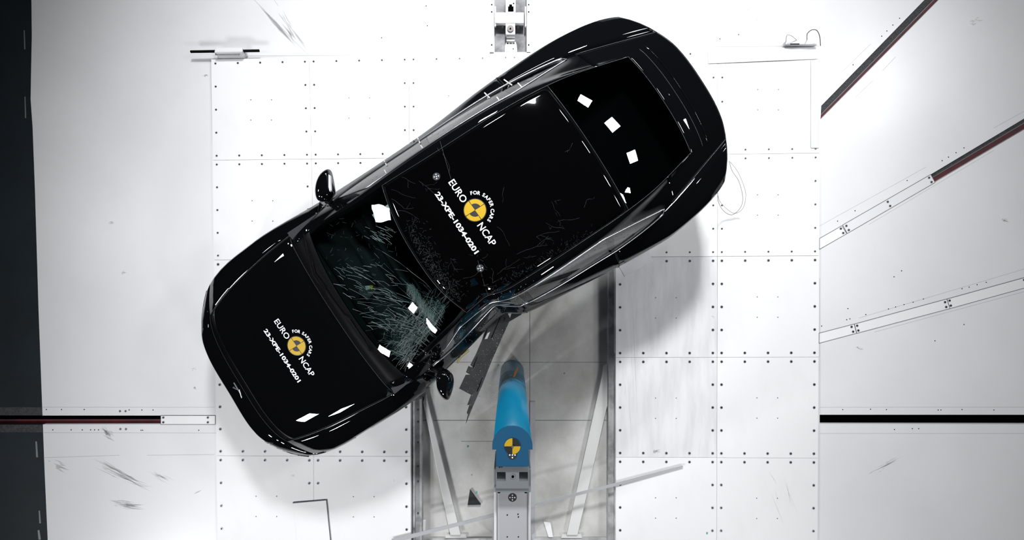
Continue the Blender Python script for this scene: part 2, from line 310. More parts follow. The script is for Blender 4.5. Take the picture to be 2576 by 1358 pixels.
for r in range(5):
    for c in range(6):
        if c in (2, 3) and r > 1: continue
        cols = lambda v: (colsL(v)+colsR(v)[0:])
        def X(v, k): 
            L = colsL(v)+colsR(v); return L[k]
        cor = []
        for kk, rr in ((c, r), (c+1, r), (c+1, r+1), (c, r+1)):
            v = 150+250*rr; u = X(v, kk); v = rowy(rr, u); u = X(v, kk); cor.append((u, v))
        P = pxpoly(cor, 0); ctr = Vector((sum(p[0] for p in P)/4, sum(p[1] for p in P)/4, 0))
        P2 = [tuple((Vector((*p, 0))+(ctr-Vector((*p, 0))).normalized()*.0022))[:2] for p in P]
        scuff = (c == 4 and r in (2, 3))
        t = thing('test_board', 'white %s floor board with screws, %s row, %s' % ('scuffed' if scuff else 'painted', rn[r], cn[c]), 'board', (ctr.x, ctr.y, ZF), 'white boards laid over the test area')
        g = G(); g.prism(P2, ZF, 0); g.obj('panel', M['scuffed' if scuff else 'board'], t)
        scr = []
        for k in range(4):
            a, b = Vector((*cor[k], 0)), Vector((*cor[(k+1) % 4], 0)); m = Vector((sum(q[0] for q in cor)/4, sum(q[1] for q in cor)/4, 0))
            for q in range(4):
                d = (b-a).normalized(); nn = Vector((-d.y, d.x, 0)); p = a.lerp(b, q*.25)+nn*11+d*(11*(1-q*.5))
                if not inpoly((p.x, p.y), CARSIL) and p.y < 1380 and p.y > 0: scr.append((p.x, p.y))
        if scr:
            s0 = None
            for p in scr:
                s0 = screw(p[0], p[1], 0, t, .0135 if r > 1 else .010)
            hp = [(cor[0][0]+a, cor[0][1]+b) for a, b in ((100, 102), (152, 102), (100, 153), (152, 153))]
            hp = [q for q in hp if not inpoly(q, CARSIL) and q[1] < 1370]
            for q in hp: holes([q], 0, .0055, 'drilled_hole', M['seam'], t, .001)
g = G(); rs = random.Random(5)
smear(1640, 1137, 1662, 1134, 12, .010, 3, .001); smear(1592, 700, 1600, 1080, 10, .0012, 10, .001); smear(1570, 900, 1590, 1150, 6, .0012, 8, .001); smear(1640, 700, 1645, 790, 8, .0012, 30, .001)
smear(730, 1190, 745, 1200, 5, .003, 5, .001); smear(990, 1207, 992, 1212, 5, .004, 1, .001); smear(1950, 1188, 2000, 1330, 6, .003, 30, .001); smear(1790, 795, 1797, 800, 8, .004, 3, .001)
g.obj('scuff_marks', M['smear'], floor)
t = G(); a, b = unp(2058.5, 898, 0), unp(2058.5, 1150, 0); t.box(a.x-.002, a.x+.004, b.y, a.y, ZF, -.004); setp(t.obj('trim_2', M['red']), 'thin red strip along the right edge of the boards', kind='structure')

# ------------------------------------------------------------------ rail trolley at the top
t = thing('towing_trolley', 'white metal towing trolley with a round bolt in the recessed track at the top', 'trolley', tuple(unp(1284, 60, ZF-.1)))
zb = ZF-.10
def pb(g, u0, u1, v0, v1, z0, z1, i=0):
    a, b = unp(u0, v1, z1), unp(u1, v0, z1); g.box(a.x, b.x, a.y, b.y, z0, z1, i)
g = G(); pb(g, 1246, 1318, 31, 58, zb+.04, zb+.10); bevel(g.obj('crossbar', M['white'], t))
g = G(); pb(g, 1272, 1296, 56, 86, zb+.04, zb+.095); bevel(g.obj('bolt_block', M['white'], t))
g = G(); g.disc(unp(1284, 73, zb+.095), .034, zb+.09, zb+.108, 24); g.disc(unp(1284, 72, zb+.108), .009, zb+.108, zb+.112, 6, 1); bevel(g.obj('round_bolt', None, t, mats=[mat('bolt_brown', (.05, .045, .045), .3, .8), M['dark']]), .006)
for k, v in enumerate((86, 95)):
    g = G(); pb(g, 1274, 1295, v, v+8, zb+.002, zb+.07-.02*k); g.obj('step_block', M['pitwall'], t)
g = G(); P = pxpoly([(1274, 105), (1297, 105), (1300, 114), (1301, 130), (1270, 130), (1271, 114)], zb+.02); g.prism(P, zb, zb+.02); o = g.obj('foot_plate', M['white'], t)
holes([(1277, 109), (1285, 109), (1293, 109), (1291, 123)], zb+.02, .006, 'plate_holes', M['dark'], o)
g = G(); pb(g, 1272, 1297, -10, 30, zb+.02, zb+.08); o = g.obj('carriage', M['white'], t)
g = G(); pb(g, 1278, 1292, 16, 29, zb+.08, zb+.082); pb(g, 1281, 1288, 11, 16, zb+.08, zb+.082); g.disc(unp(1292, 9, zb+.08), .008, zb+.08, zb+.082, 12); g.obj('socket', M['dark'], o)
for s in (-1, 1):
    for k, du in ((0, 20), (1, 28)):
        g = G(); pb(g, 1284+s*du-3, 1284+s*du+3, 58, 66+4*(1-k), zb+.03, zb+.05); g.obj('clamp', M['bolt'], t)
    g = G(); pb(g, 1284+s*38-1.5, 1284+s*38+1.5, 16, 66, zb+.06, zb+.09); g.obj('guide_bar', M['white'], t)
g = G(); x0c, x1c = chan[0][0]+.001, chan[1][0]-.001; g.box(x0c, x1c, chan[2][1]+.001, chan[0][1]-.5, zb, zb+.001); setp(g.obj('trim_3', M['trackbed']), 'grey bed of the recessed track at the top', kind='structure')
for nm, u0, u1 in (('left', 1232, 1242), ('right', 1325, 1335)):
    g = G(); a, b = unp(u0, 131, ZF+.03), unp(u1, -120, ZF+.03); g.box(a.x, b.x, a.y, b.y, ZF, ZF+.03)
    o = thing('track_rail', 'white steel rail along the %s side of the recessed track at top' % nm, 'rail', (a.x, a.y, ZF)); g.obj('rail_body', M['beam'], o)
    for v in (12, 30, 113): p = unp((u0+u1)/2, v, ZF+.03); q = G(); q.disc(p, .007, ZF+.03, ZF+.033, 8); q.obj('bolt', M['dark'], o)

# ------------------------------------------------------------------ rigid pole
ZT = 1.99; pc = unp(1289, 1122, ZT); R0 = .127
t = thing('crash_pole', 'tall bright blue rigid pole with rounded front standing in the sunken strip', 'pole', (pc.x, pc.y, ZP))
yb = unp(0, 1173, ZT).y
def dshape(r, wide, narrow, yn, yw, n=40):
    P = [(pc.x+r*math.cos(math.pi*k/n), pc.y+r*math.sin(math.pi*k/n)) for k in range(n+1)]
    return P+[(pc.x-wide, yw), (pc.x-narrow, yw), (pc.x-narrow, yn), (pc.x+narrow, yn), (pc.x+narrow, yw), (pc.x+wide, yw)]
g = G(); g.prism(dshape(R0-.004, R0-.004, .101, yb, pc.y-.02), ZP+.004, ZT-.012); o = g.obj('pole_body', M['blue'], t)
for p in o.data.polygons: p.use_smooth = abs(p.normal.z) < .5 and p.center.y+pc.y > pc.y
g = G(); g.prism(dshape(R0, R0, .103, yb, pc.y-.022), ZT-.012, ZT); cap = bevel(g.obj('top_plate', M['bluetop'], t), .002, 1)
def target_disc(c, r, z, parent, name='quadrant_target', ang=0, mats=('yellow', 'ink'), n=40):
    g = G()
    for q in range(4):
        P = [(c[0], c[1])]+[(c[0]+r*math.cos(ang+math.pi/2*(q+k/12)), c[1]+r*math.sin(ang+math.pi/2*(q+k/12))) for k in range(13)]
        g.prism(P, z, z+.0012, 0 if q in (1, 3) else 1)
    return g.obj(name, None, parent, mats=[M[mats[0]], M[mats[1]]])
def dot_disc(c, r, z, parent, ang=0, name='dotted_target'):
    g = G(); g.disc(c, r, z, z+.001, 32, 0)
    for k in range(5):
        q = (c[0], c[1]) if k == 4 else (c[0]+r*.55*math.cos(ang+k*math.pi/2), c[1]+r*.55*math.sin(ang+k*math.pi/2))
        g.disc(q, r*.16, z+.001, z+.002, 12, 1)
    return g.obj(name, None, parent, mats=[M['tgrey'], M['lettering']])
dot_disc(unp(1289, 1144, ZT), .030, ZT, cap); target_disc(unp(1289, 1122, ZT), .0505, ZT+.002, cap)
g = G(); g.disc(unp(1289, 1122.5, ZT), .008, ZT+.003, ZT+.009, 6); g.obj('bolt_head', M['bolt'], cap)
# scrape and scuffs on the pole front, low down
g = G(); za = .35
for k in range(7):
    a0 = 1.45-.05*k; g.tube([(pc.x+(R0-.002)*math.cos(a0), pc.y+(R0-.002)*math.sin(a0), .42-.05*k+.04), (pc.x+(R0-.002)*math.cos(a0+.02), pc.y+(R0-.002)*math.sin(a0+.02), .62-.05*k)], .006, 5)
g.obj('orange_scrape', M['orange'], t)
g = G()
for k in range(40):
    a0 = math.pi*k/39; g.add([(pc.x+(R0-.0035)*math.cos(a0), pc.y+(R0-.0035)*math.sin(a0), .74+.02*math.sin(k)), (pc.x+(R0-.0035)*math.cos(a0), pc.y+(R0-.0035)*math.sin(a0), .30)], [])
g.F = [(2*k, 2*k+1, 2*k+3, 2*k+2) for k in range(39)]; g.I = [0]*39
g.obj('rubbed_patch', mat('rubbed_blue', (.02, .09, .14), .5, noise=(12, (.01, .2, .36), .42, .5, (1, 1, 1))), t, smooth=True)
# bracket block and column behind the pole
t = thing('pole_bracket', 'grey machined bracket block with two square pockets behind the blue pole', 'bracket', (pc.x, yb-.08, 1.6))
zt = ZT-.03; g = G(); y1 = unp(0, 1173.5, zt).y; y0 = unp(0, 1235, zt-.03).y
xl, xr = pc.x-.105, pc.x+.105
ya, yb2 = unp(0, 1187, zt).y, unp(0, 1210, zt).y
pk = .056
g.box(xl, xr, ya, y1, 1.5, zt); g.box(xl+.006+pk, xr-.006-pk, yb2, ya, 1.5, zt); g.box(xl, xr, y0+.03, yb2, 1.5, zt)
g.box(xl, xl+.006, yb2, ya, 1.5, zt); g.box(xr-.006, xr, yb2, ya, 1.5, zt); g.box(xl, xr, yb2, ya, 1.5, zt-.035)
g.obj('block', M['grey'], t)
g = G(); g.box(xl-.012, xr+.012, y0, y0+.031, 1.5, zt-.012); bevel(g.obj('flange', M['grey'], t), .003)
for s in (-1, 1):
    g = G(); g.box(pc.x+s*.113-.006, pc.x+s*.113+.006, y0, ya, 1.6, zt-.04); g.obj('side_cheek', M['grey'], t)
    g = G(); g.disc((pc.x+s*.086, y0-.004), .011, zt-.06, zt-.03, 12); g.obj('bolt', M['dark'], t)
g = G(); c = unp(1290, 1198, zt); g.disc(c, .016, zt, zt+.003, 20, 0); g.disc(c, .0085, zt+.003, zt+.005, 12, 1); g.obj('centre_hole', None, t, mats=[M['grey'], M['dark']])
g = G(); rs = random.Random(8)
for s in range(5): g.disc(unp(1255+rs.uniform(0, 8), 1174.5+rs.uniform(0, 1), zt), .003, zt, zt+.0006, 6)
g.obj('grime', M['dark'], t)
t = thing('support_column', 'white steel support column with dotted target behind the grey bracket', 'column', (pc.x, y0-.5, ZP))
zc = 1.86; ye = -2.9
g = G(); g.box(pc.x-.100, pc.x+.100, ye, y0, ZP+.004, zc); bevel(g.obj('column_body', M['beam'], t), .012, 3)
for s in (-1, 1):
    g = G(); g.box(pc.x+s*.112-.009, pc.x+s*.112+.009, ye, y0, ZP+.004, zc-.03); bevel(g.obj('side_plate', M['white'], t), .004)
    g = G(); g.prism([(pc.x+s*.120, y0-.35), (pc.x+s*.120, ye), (pc.x+s*.21, ye)], ZP+.004, 1.2); g.obj('gusset', M['beam'], t)
dot_disc(unp(1289, 1251, zc), .028, zc, t)
holes([(1276, 1295), (1303, 1293), (1304, 1300), (1276, 1350), (1304, 1350)], zc, .004, 'small_holes', M['dark'], t)
# diagonal braces
def bar(poly, z0, z1, m, name, parent): g = G(); g.prism(pxpoly(poly, z1), z0, z1); return g.obj(name, M[m], parent)
t = thing('diagonal_brace', 'pale flat diagonal brace left of the pole in the sunken strip', 'brace', tuple(unp(1100, 1200, ZP)))
bevel(bar([(1064, 1012), (1071, 992), (1159, 1346), (1133, 1346)], ZP+.004, ZP+.05, 'brace', 'bar', t)); bar([(1122, 1346), (1172, 1346), (1174, 1353), (1120, 1353)], ZP+.004, ZP+.03, 'brace', 'foot_plate', t)
t = thing('diagonal_brace', 'pale flat diagonal brace right of the pole in the sunken strip', 'brace', tuple(unp(1480, 1200, ZP)))
bevel(bar([(1520, 920), (1528, 915), (1528, 1020), (1453, 1346), (1426, 1346)], ZP+.004, ZP+.05, 'brace', 'bar', t)); bar([(1414, 1346), (1462, 1346), (1464, 1353), (1412, 1353)], ZP+.004, ZP+.03, 'brace', 'foot_plate', t)
t = thing('bottom_crossbar', 'grey steel crossbar on the sunken floor at the lower photo edge', 'crossbar', tuple(unp(1290, 1356, ZP)))
bar([(1050, 1354), (1238, 1354), (1238, 1375), (1050, 1375)], ZP+.004, ZP+.02, 'pitwall', 'bar', t); bar([(1342, 1354), (1530, 1354), (1530, 1375), (1342, 1375)], ZP+.004, ZP+.02, 'pitwall', 'bar', t)
for lb, P in (('flat white plate standing in for a patch of lamp light right of the support column', [(1368, 1313), (1385, 1316), (1391, 1351), (1380, 1351)]), ('flat white plate standing in for a patch of lamp light at the lower left of the sunken strip', [(1062, 1309), (1071, 1309), (1069, 1342), (1062, 1345)])):
    g = G(); g.prism(pxpoly(P, ZP+.02), ZP+.004, ZP+.02); setp(g.obj('light_patch_plate', M['white']), lb, 'light patch')  # white plates stand in for lamp light falling on the sunken floor
# loose things on the floor
g = G(); g.prism(pxpoly([(1182, 1232), (1210, 1270), (1176, 1270.5)], ZP+.03), ZP+.004, ZP+.03); o = g.obj('broken_trim_triangle', M['torn']); setp(bevel(o), 'small black triangular trim fragment lying in the sunken strip', 'fragment')
def sheet(name, P, z, lb, cat, m='paper', lift=0):
    Q = [unp(u, v, z) for u, v in P]; g = G(); n = 8; V = []
    for a in range(n+1):
        for b in range(n+1):
            p = Q[0].lerp(Q[1], a/n).lerp(Q[3].lerp(Q[2], a/n), b/n); V.append((p.x, p.y, z+lift*math.sin(a/n*3)*math.sin(b/n*2.5)))
    k = len(V); V += [(x, y, zz-.002) for x, y, zz in V]
    Fc = []
    for a in range(n):
        for b in range(n):
            q = (a*(n+1)+b, (a+1)*(n+1)+b, (a+1)*(n+1)+b+1, a*(n+1)+b+1); Fc.append(q); Fc.append(tuple(x+k for x in q[::-1]))
    g.add(V, Fc); return setp(g.obj(name, M[m], smooth=True), lb, cat)
sheet('paper_sheet', [(1540, 640), (1627, 622), (1643, 656), (1572, 695)], .006, 'light grey sheet lying half under the rear of the car', 'sheet', lift=.02)
sheet('thin_panel', [(738, 1264), (820, 1258), (834, 1390), (748, 1390)], .006, 'large thin white panel on the boards below the car at bottom left', 'panel', 'board')
g = G(); P = pxpoly([(736, 1264), (821, 1257), (822, 1258.5), (737, 1266)], .008); g.prism(P, .003, .008); g.prism(pxpoly([(820, 1258), (822, 1258), (836, 1390), (833.5, 1390)], .008), .003, .008); g.obj('panel_edge', M['seam'], bpy.data.objects['thin_panel'])
g = G(); g.prism(pxpoly([(985, 1356), (1280, 1282), (1560, 1212), (1717, 1171), (1719, 1175), (1561, 1219), (1281, 1290), (987, 1366)], .02), .014, .020); setp(g.obj('metal_strap', M['cablelight']), 'long thin grey strap lying slantwise across the sunken strip', 'strap')
# rod in its clamp, top left
t = thing('rod_clamp', 'black rod held through a white translucent clamp left of the top boards', 'clamp', tuple(unp(575, 130, ZF)))
g = G(); g.tube([unp(480, 130, .05), unp(652, 127.5, .05)], .013, 14); g.obj('rod', M['plastic'], t, True)
g = G(); P = pxpoly([(541, 119), (609, 119), (611, 132), (604, 138), (540, 138)], .075); g.prism(P, ZF, .03); g.obj('clamp_base', M['film'], t)
g = G(); g.prism(pxpoly([(541, 119), (609, 119), (609, 131), (538, 132)], .08), .03, .08); bevel(g.obj('clamp_top', M['white'], t), .01)
g = G(); g.prism(pxpoly([(541, 133.5), (601, 133.5), (601, 138.5), (541, 138.5)], .035), .03, .035); g.obj('clamp_slit', M['pitwall'], t)
# cable box, top right
t = thing('cable_box', 'white taped cable box with two looping wires at the top right board corner', 'box', tuple(unp(2010, 108, ZF)))
g = G(); g.prism(pxpoly([(1976, 112), (1980, 100), (2040, 100), (2058, 112)], .05), ZF, .05); bevel(g.obj('box_body', M['film'], t), .008)
g = G(); g.prism(pxpoly([(1988, 109.5), (2011, 109.5), (2011, 111.5), (1988, 111.5)], .05), .02, .052); g.obj('slot', M['plastic'], t)
def smoothpath(P, n=8):
    out = []; P = [Vector(p) for p in P]; Q = [P[0]*2-P[1]]+P+[P[-1]*2-P[-2]]
    for i in range(1, len(Q)-2):
        for k in range(n):
            s = k/n; a, b, c, d = Q[i-1], Q[i], Q[i+1], Q[i+2]
            out.append(.5*((2*b)+(c-a)*s+(2*a-5*b+4*c-d)*s*s+(3*b-a-3*c+d)*s**3))
    return out+[P[-1]]
g = G(); g.tube(smoothpath([unp(u, v, z) for u, v, z in ((2030, 101, .03), (2030, 90, .12), (2032, 83, .16), (2043, 75, .18), (2055, 77, .16), (2062, 92, .08), (2064, 115, 0))]), .0035, 6); g.obj('wire', M['cable'], t)
g = G(); g.tube(smoothpath([unp(u, v, z) for u, v, z in ((1977, 106, .03), (1979, 90, .10), (1986, 88, .12), (1994, 92, .10), (2004, 101, .05))]), .0025, 6); g.obj('wire', M['cablelight'], t)
sheet('tape_strip', [(1780, 122), (2062, 118), (2060, 148), (1782, 160)], .006, 'crumpled translucent tape along the top right board edge', 'tape', 'film', .006)
sheet('tape_strip', [(2040, 152), (2060, 148), (2060, 372), (2040, 372)], .006, 'crumpled translucent tape down the right edge of the top right board', 'tape', 'film', .006)
# ------------------------------------------------------------------ the crashed car
AX = math.radians(33.4); EX = Vector((math.cos(AX), math.sin(AX), 0)); EL = Vector((math.sin(AX), -math.cos(AX), 0))
N0 = unp(588, 1004, .6)-EL*.050; N0.z = 0
def pch(pts):
    """monotone cubic through control points"""
    x = np.array([p[0] for p in pts], float); y = np.array([p[1] for p in pts], float); h = np.diff(x); d = np.diff(y)/h; m = np.zeros(len(x))
    for i in range(1, len(x)-1):
        if d[i-1]*d[i] > 0:
            w1, w2 = 2*h[i]+h[i-1], h[i]+2*h[i-1]; m[i] = (w1+w2)/(w1/d[i-1]+w2/d[i])
    m[0], m[-1] = d[0], d[-1]
    def f(q):
        q = min(max(q, x[0]), x[-1]); i = min(int(np.searchsorted(x, q, 'right')-1), len(h)-1); s = (q-x[i])/h[i]
        return float((2*s**3-3*s*s+1)*y[i]+(s**3-2*s*s+s)*h[i]*m[i]+(-2*s**3+3*s*s)*y[i+1]+(s**3-s*s)*h[i]*m[i+1])
    return f
def nat(pts):
    """natural cubic spline"""
    x = np.array([p[0] for p in pts], float); y = np.array([p[1] for p in pts], float); n = len(x); h = np.diff(x)
    A = np.zeros((n, n)); b = np.zeros(n); A[0, 0] = A[-1, -1] = 1
    for i in range(1, n-1):
        A[i, i-1], A[i, i], A[i, i+1] = h[i-1], 2*(h[i-1]+h[i]), h[i]; b[i] = 6*((y[i+1]-y[i])/h[i]-(y[i]-y[i-1])/h[i-1])
    m = np.linalg.solve(A, b)
    def f(q):
        q = min(max(q, x[0]), x[-1]); i = min(int(np.searchsorted(x, q, 'right')-1), n-2); a = x[i+1]-q; c = q-x[i]; H_ = h[i]
        return float((m[i]*a**3+m[i+1]*c**3)/(6*H_)+(y[i]/H_-m[i]*H_/6)*a+(y[i+1]/H_-m[i+1]*H_/6)*c)
    return f
zc = nat([(0, .60), (.12, .675), (.45, .78), (.9, .875), (1.36, .96), (1.45, 1.0), (1.8, 1.20), (2.19, 1.365), (2.55, 1.435), (2.95, 1.452), (3.35, 1.43), (3.74, 1.375), (4.1, 1.275), (4.5, 1.135), (4.65, 1.09), (4.80, 1.055), (4.92, 1.02)])
sil = nat([(.2, .81), (.27, .865), (.42, .93), (.6, .962), (.9, .97), (1.2, .968), (1.8, .945), (2.5, .935), (2.9, .945), (3.3, .972), (3.7, .975), (4.0, .965), (4.3, .93), (4.5, .89), (4.65, .835), (4.8, .74)])
bow = nat([(0, .23), (.3, .20), (.8, .10), (1.3, .06), (1.42, .13), (1.8, .19), (2.19, .18), (2.6, .05), (3.1, -.01), (3.74, -.04), (4.2, -.10), (4.52, -.17), (4.92, -.27)])
bex = nat([(0, 3.0), (1.3, 2.4), (1.42, 2.4), (2.2, 2.2), (3.7, 2.2), (4.92, 3.0)])
tb = nat([(0, .60), (.3, .69), (.8, .76), (1.3, .80), (1.6, .835), (1.9, .85), (2.4, .85), (2.9, .85), (3.4, .84), (3.8, .795), (4.1, .735), (4.5, .63), (4.92, .52)])
zb_ = nat([(0, .625), (.3, .725), (.8, .83), (1.3, .915), (1.6, .945), (2.4, .965), (3.4, .985), (3.8, 1.01), (4.1, 1.04), (4.5, 1.04), (4.92, .965)])
tr = nat([(0, .48), (.3, .56), (.8, .63), (1.3, .70), (1.45, .73), (1.8, .715), (2.2, .685), (2.6, .675), (3.1, .67), (3.6, .645), (4.0, .585), (4.3, .53), (4.5, .49), (4.92, .42)])
zr = nat([(0, .635), (.3, .74), (.8, .855), (1.3, .94), (1.45, .97), (1.8, 1.13), (2.2, 1.275), (2.6, 1.335), (3.1, 1.34), (3.6, 1.285), (4.0, 1.19), (4.3, 1.105), (4.5, 1.07), (4.92, .985)])
tg = nat([(0, .42), (.3, .50), (.8, .57), (1.3, .65), (1.45, .70), (1.8, .665), (2.2, .625), (2.6, .60), (3.1, .59), (3.74, .565), (4.1, .525), (4.5, .455), (4.92, .37)])
zg = nat([(0, .64), (.3, .745), (.8, .86), (1.3, .945), (1.45, .98), (1.8, 1.165), (2.2, 1.315), (2.6, 1.375), (3.1, 1.385), (3.74, 1.315), (4.1, 1.215), (4.5, 1.092), (4.92, 1.0)])
zs = nat([(0, .585), (.3, .68), (.8, .77), (1.3, .835), (1.9, .87), (2.6, .885), (3.3, .91), (4.0, .955), (4.5, .98), (4.92, .955)])
dent = pch([(1.2, 0), (1.5, .03), (1.77, .085), (2.09, .15), (2.35, .215), (2.46, .235), (2.54, .18), (2.64, .115), (2.9, .085), (3.3, .065), (3.6, .035), (4.0, 0)])
gz = pch([(.2, 1.1), (.5, .95), (.75, .85), (.95, 1.0), (1.15, .72), (1.35, .45), (1.5, .35)])
sst = lambda a, b, x: (lambda q: q*q*(3-2*q))(min(max((x-a)/(b-a), 0), 1))
def deform(s, t, z):
    if t > .1 and 1.2 < s < 4.0:
        k = sst(.12, .62, t); d = dent(s)*gz(z)*k
        if z > 1.05 and t > .25:   # buckled roof edge
            q = math.exp(-((s-2.42)/.22)**2)*sst(.25, .55, t); z -= .05*q; z += .010*q*math.sin(38*s+9*t)*sst(1.1, 1.3, z)
        t -= d
    return s, t, z
def W(s, t, z): return N0+EX*s+EL*t+Vector((0, 0, z))
CAR = thing('car', 'glossy black four door fastback car with its left side crushed by the blue pole', 'car', tuple(W(2.45, 0, 0)))
Snodes = [0, .08, .17, .27, .38, .5, .62, .74, .86, .98, 1.09, 1.2, 1.30, 1.36, 1.44, 1.52, 1.6, 1.68, 1.76, 1.84, 1.92, 2.0, 2.08, 2.15, 2.19]
Snodes += list(np.arange(2.24, 3.72, .05))+[3.74, 3.76]+list(np.arange(3.82, 4.49, .06))+[4.50, 4.52]+[4.58, 4.64, 4.70, 4.76, 4.82, 4.87, 4.90, 4.92]
Snodes = [float(x) for x in Snodes]
KN = [('e', 4), ('b', 7), ('r', 3), ('g', 12)]   # rows: edge>belt, belt>rail, rail>glass edge, glass edge>centre
def half(S):
    """list of (t, z) from the outer edge to the centre at station S"""
    b = bow(S); T = sil(min(max(S+b, .2), 4.8))-.035
    K = [(T, zs(S)), (tb(S), zb_(S)), (tr(S), zr(S)), (tg(S), zg(S)), (0, zc(S))]
    K[1] = (min(K[1][0], T-.03), K[1][1]); out = []
    cab = sst(1.40, 1.75, S)*(1-sst(4.0, 4.45, S))
    segs = [4, 7, 3, 12]
    for i, n in enumerate(segs):
        (t0, z0), (t1, z1) = K[i], K[i+1]
        for k in range(n):
            q = k/n; t = t0+(t1-t0)*q; z = z0+(z1-z0)*q
            if i == 0: z += (.030-.027*cab)*math.sin(math.pi*q)
            elif i == 1: z += (.020*cab)*math.sin(math.pi*q)+(1-cab)*.008*math.sin(math.pi*q)
            elif i == 2: z += .010*math.sin(math.pi*q)
            else: z = z0+(z1-z0)*(1-(1-q)**2.0)
            out.append((t, z))
    out.append((0, K[-1][1])); return T, out
NH = sum(k for _, k in KN); NJ = 2*NH+1     # j = 0 right edge (t<0) ... NJ-1 left edge
P = np.zeros((len(Snodes), NJ, 3))
for i, S in enumerate(Snodes):
    T, hp_ = half(S); b = bow(S); e = bex(S)
    for j in range(NJ):
        a = j if j <= NH else 2*NH-j; t, z = hp_[a]; sg = -1 if j < NH else 1
        s = S+b*(abs(t)/T)**e
        if s > 3.9: s -= .050*(s-3.9)
        s -= .050*sg*t*(1-sst(0, 1.1, s))
        P[i, j] = (s, sg*t-.025*(1-sst(1.0, 1.7, s))*min(1, t/.5), z)
NI = len(Snodes)
# smooth the hood/tail patches across the knots so that they reflect cleanly
def smooth_rows(i0, i1, it, w=.5):
    for _ in range(it):
        Q = P.copy()
        for i in range(i0, i1):
            for j in range(1, NJ-1):
                Q[i, j, 2] = P[i, j, 2]*(1-w)+w*.5*(P[i, j-1, 2]+P[i, j+1, 2])
        P[:] = Q
def wrow(S): return max(1-sst(1.25, 1.7, S), sst(3.95, 4.4, S))
for _ in range(22):
    Q = P.copy()
    for i in range(NI):
        w = wrow(Snodes[i])
        if w > 0: Q[i, 1:-1, 2] = P[i, 1:-1, 2]*(1-.6*w)+.3*w*(P[i, :-2, 2]+P[i, 2:, 2])
    P[:] = Q
for _ in range(8):      # along the car, over the cowl and the tail only
    Q = P.copy()
    for i in range(1, NI-1):
        w = wrow(Snodes[i])*.5
        a_, c_ = Snodes[i]-Snodes[i-1], Snodes[i+1]-Snodes[i]
        Q[i, :, 2] = P[i, :, 2]*(1-w)+w*(P[i-1, :, 2]*c_+P[i+1, :, 2]*a_)/(a_+c_)
    P[:] = Q
for _ in range(3):   # gentle smoothing of the roof and glass, rails excluded
    Q = P.copy()
    for i in range(1, NI-1):
        for j in range(16, NJ-16): Q[i, j, 2] = .5*P[i, j, 2]+.125*(P[i-1, j, 2]+P[i+1, j, 2]+P[i, j-1, 2]+P[i, j+1, 2])
    P[:] = Q
# perimeter ring: front edge (right to left), left side, tail (left to right), right side
ring = [(0, j) for j in range(NJ)]+[(i, NJ-1) for i in range(1, NI)]+[(NI-1, j) for j in range(NJ-2, -1, -1)]+[(i, 0) for i in range(NI-2, 0, -1)]
NR = len(ring); rp = np.array([P[i, j] for i, j in ring])
nrm = np.zeros((NR, 2))
for k in range(NR):
    d = rp[(k+2) % NR, :2]-rp[(k-2) % NR, :2]; n_ = np.array([-d[1], d[0]]); n_ /= (np.linalg.norm(n_)+1e-9); nrm[k] = -n_
if np.dot(nrm[NH], np.array([-1, 0])) < 0: nrm *= -1
for _ in range(6): nrm = .5*nrm+.25*(np.roll(nrm, 1, 0)+np.roll(nrm, -1, 0))
nrm /= np.linalg.norm(nrm, axis=1)[:, None]
ROWS = [(0, 0), (.018, .035), (.032, .09), (.038, .16), (.036, .24), (.030, .33), (.018, .42), (.006, .50), (-.015, .58), (-.05, .64)]   # outward offset, drop (scaled so that the last row is at z = .2)
SK = np.zeros((len(ROWS), NR, 3))
for r, (o_, dr) in enumerate(ROWS):
    for k in range(NR):
        z0 = rp[k, 2]; z = z0-dr*(z0-.20)/.64
        fr = max(0, -nrm[k, 0]); 
        s, t = rp[k, 0]+nrm[k, 0]*o_, rp[k, 1]+nrm[k, 1]*o_
        # waist of the doors: tucks in above the sill
        if 1.3 < s < 3.4 and abs(nrm[k, 1]) > .7: t -= math.copysign(.030*math.sin(math.pi*min(max((dr-.12)/.4, 0), 1))*sst(1.3, 1.8, s)*(1-sst(2.9, 3.4, s)), t)
        SK[r, k] = (s, t, z)
# world arrays
def wv(a): s, t, z = deform(*a); return W(s, t, z)
idx = {}; VV = []
for i in range(NI):
    for j in range(NJ): idx['p', i, j] = len(VV); VV.append(wv(P[i, j]))
for r in range(1, len(ROWS)):
    for k in range(NR): idx['s', r, k] = len(VV); VV.append(wv(SK[r, k]))
for k in range(NR): idx['s', 0, k] = idx['p', ring[k][0], ring[k][1]]
Fs = {}
CIN = W(2.45, 0, .45)
def reg(key, f):
    a, b_, c_, d_ = [VV[q] for q in f]; n_ = (c_-a).cross(d_-b_); m_ = (a+b_+c_+d_)/4
    st_ = (m_-CIN); sx = max(-1.6, min(1.6, st_.dot(EX))); ref = st_-EX*sx      # direction away from the car's middle axis
    Fs.setdefault(key, []).append(f if n_.dot(ref) > 0 else f[::-1])
JB, JR, JG = 4, 11, 14            # belt, rail, glass edge columns
iS = lambda v: min(range(NI), key=lambda i: abs(Snodes[i]-v))
i_h1, i_w0, i_w1, i_r1, i_g1 = iS(1.30), iS(1.44), iS(2.19), iS(3.74), iS(4.50)
i_n1 = iS(.17); i_sw0, i_sw1 = iS(1.68), iS(4.04)
def win(S):
    hi = min(.95, .95*(S-1.60)/.45) if S < 2.05 else (.95 if S < 3.45 else .95-.80*((S-3.45)/.62)**1.25)
    return .10, max(hi, .12); i_tl = iS(4.70)
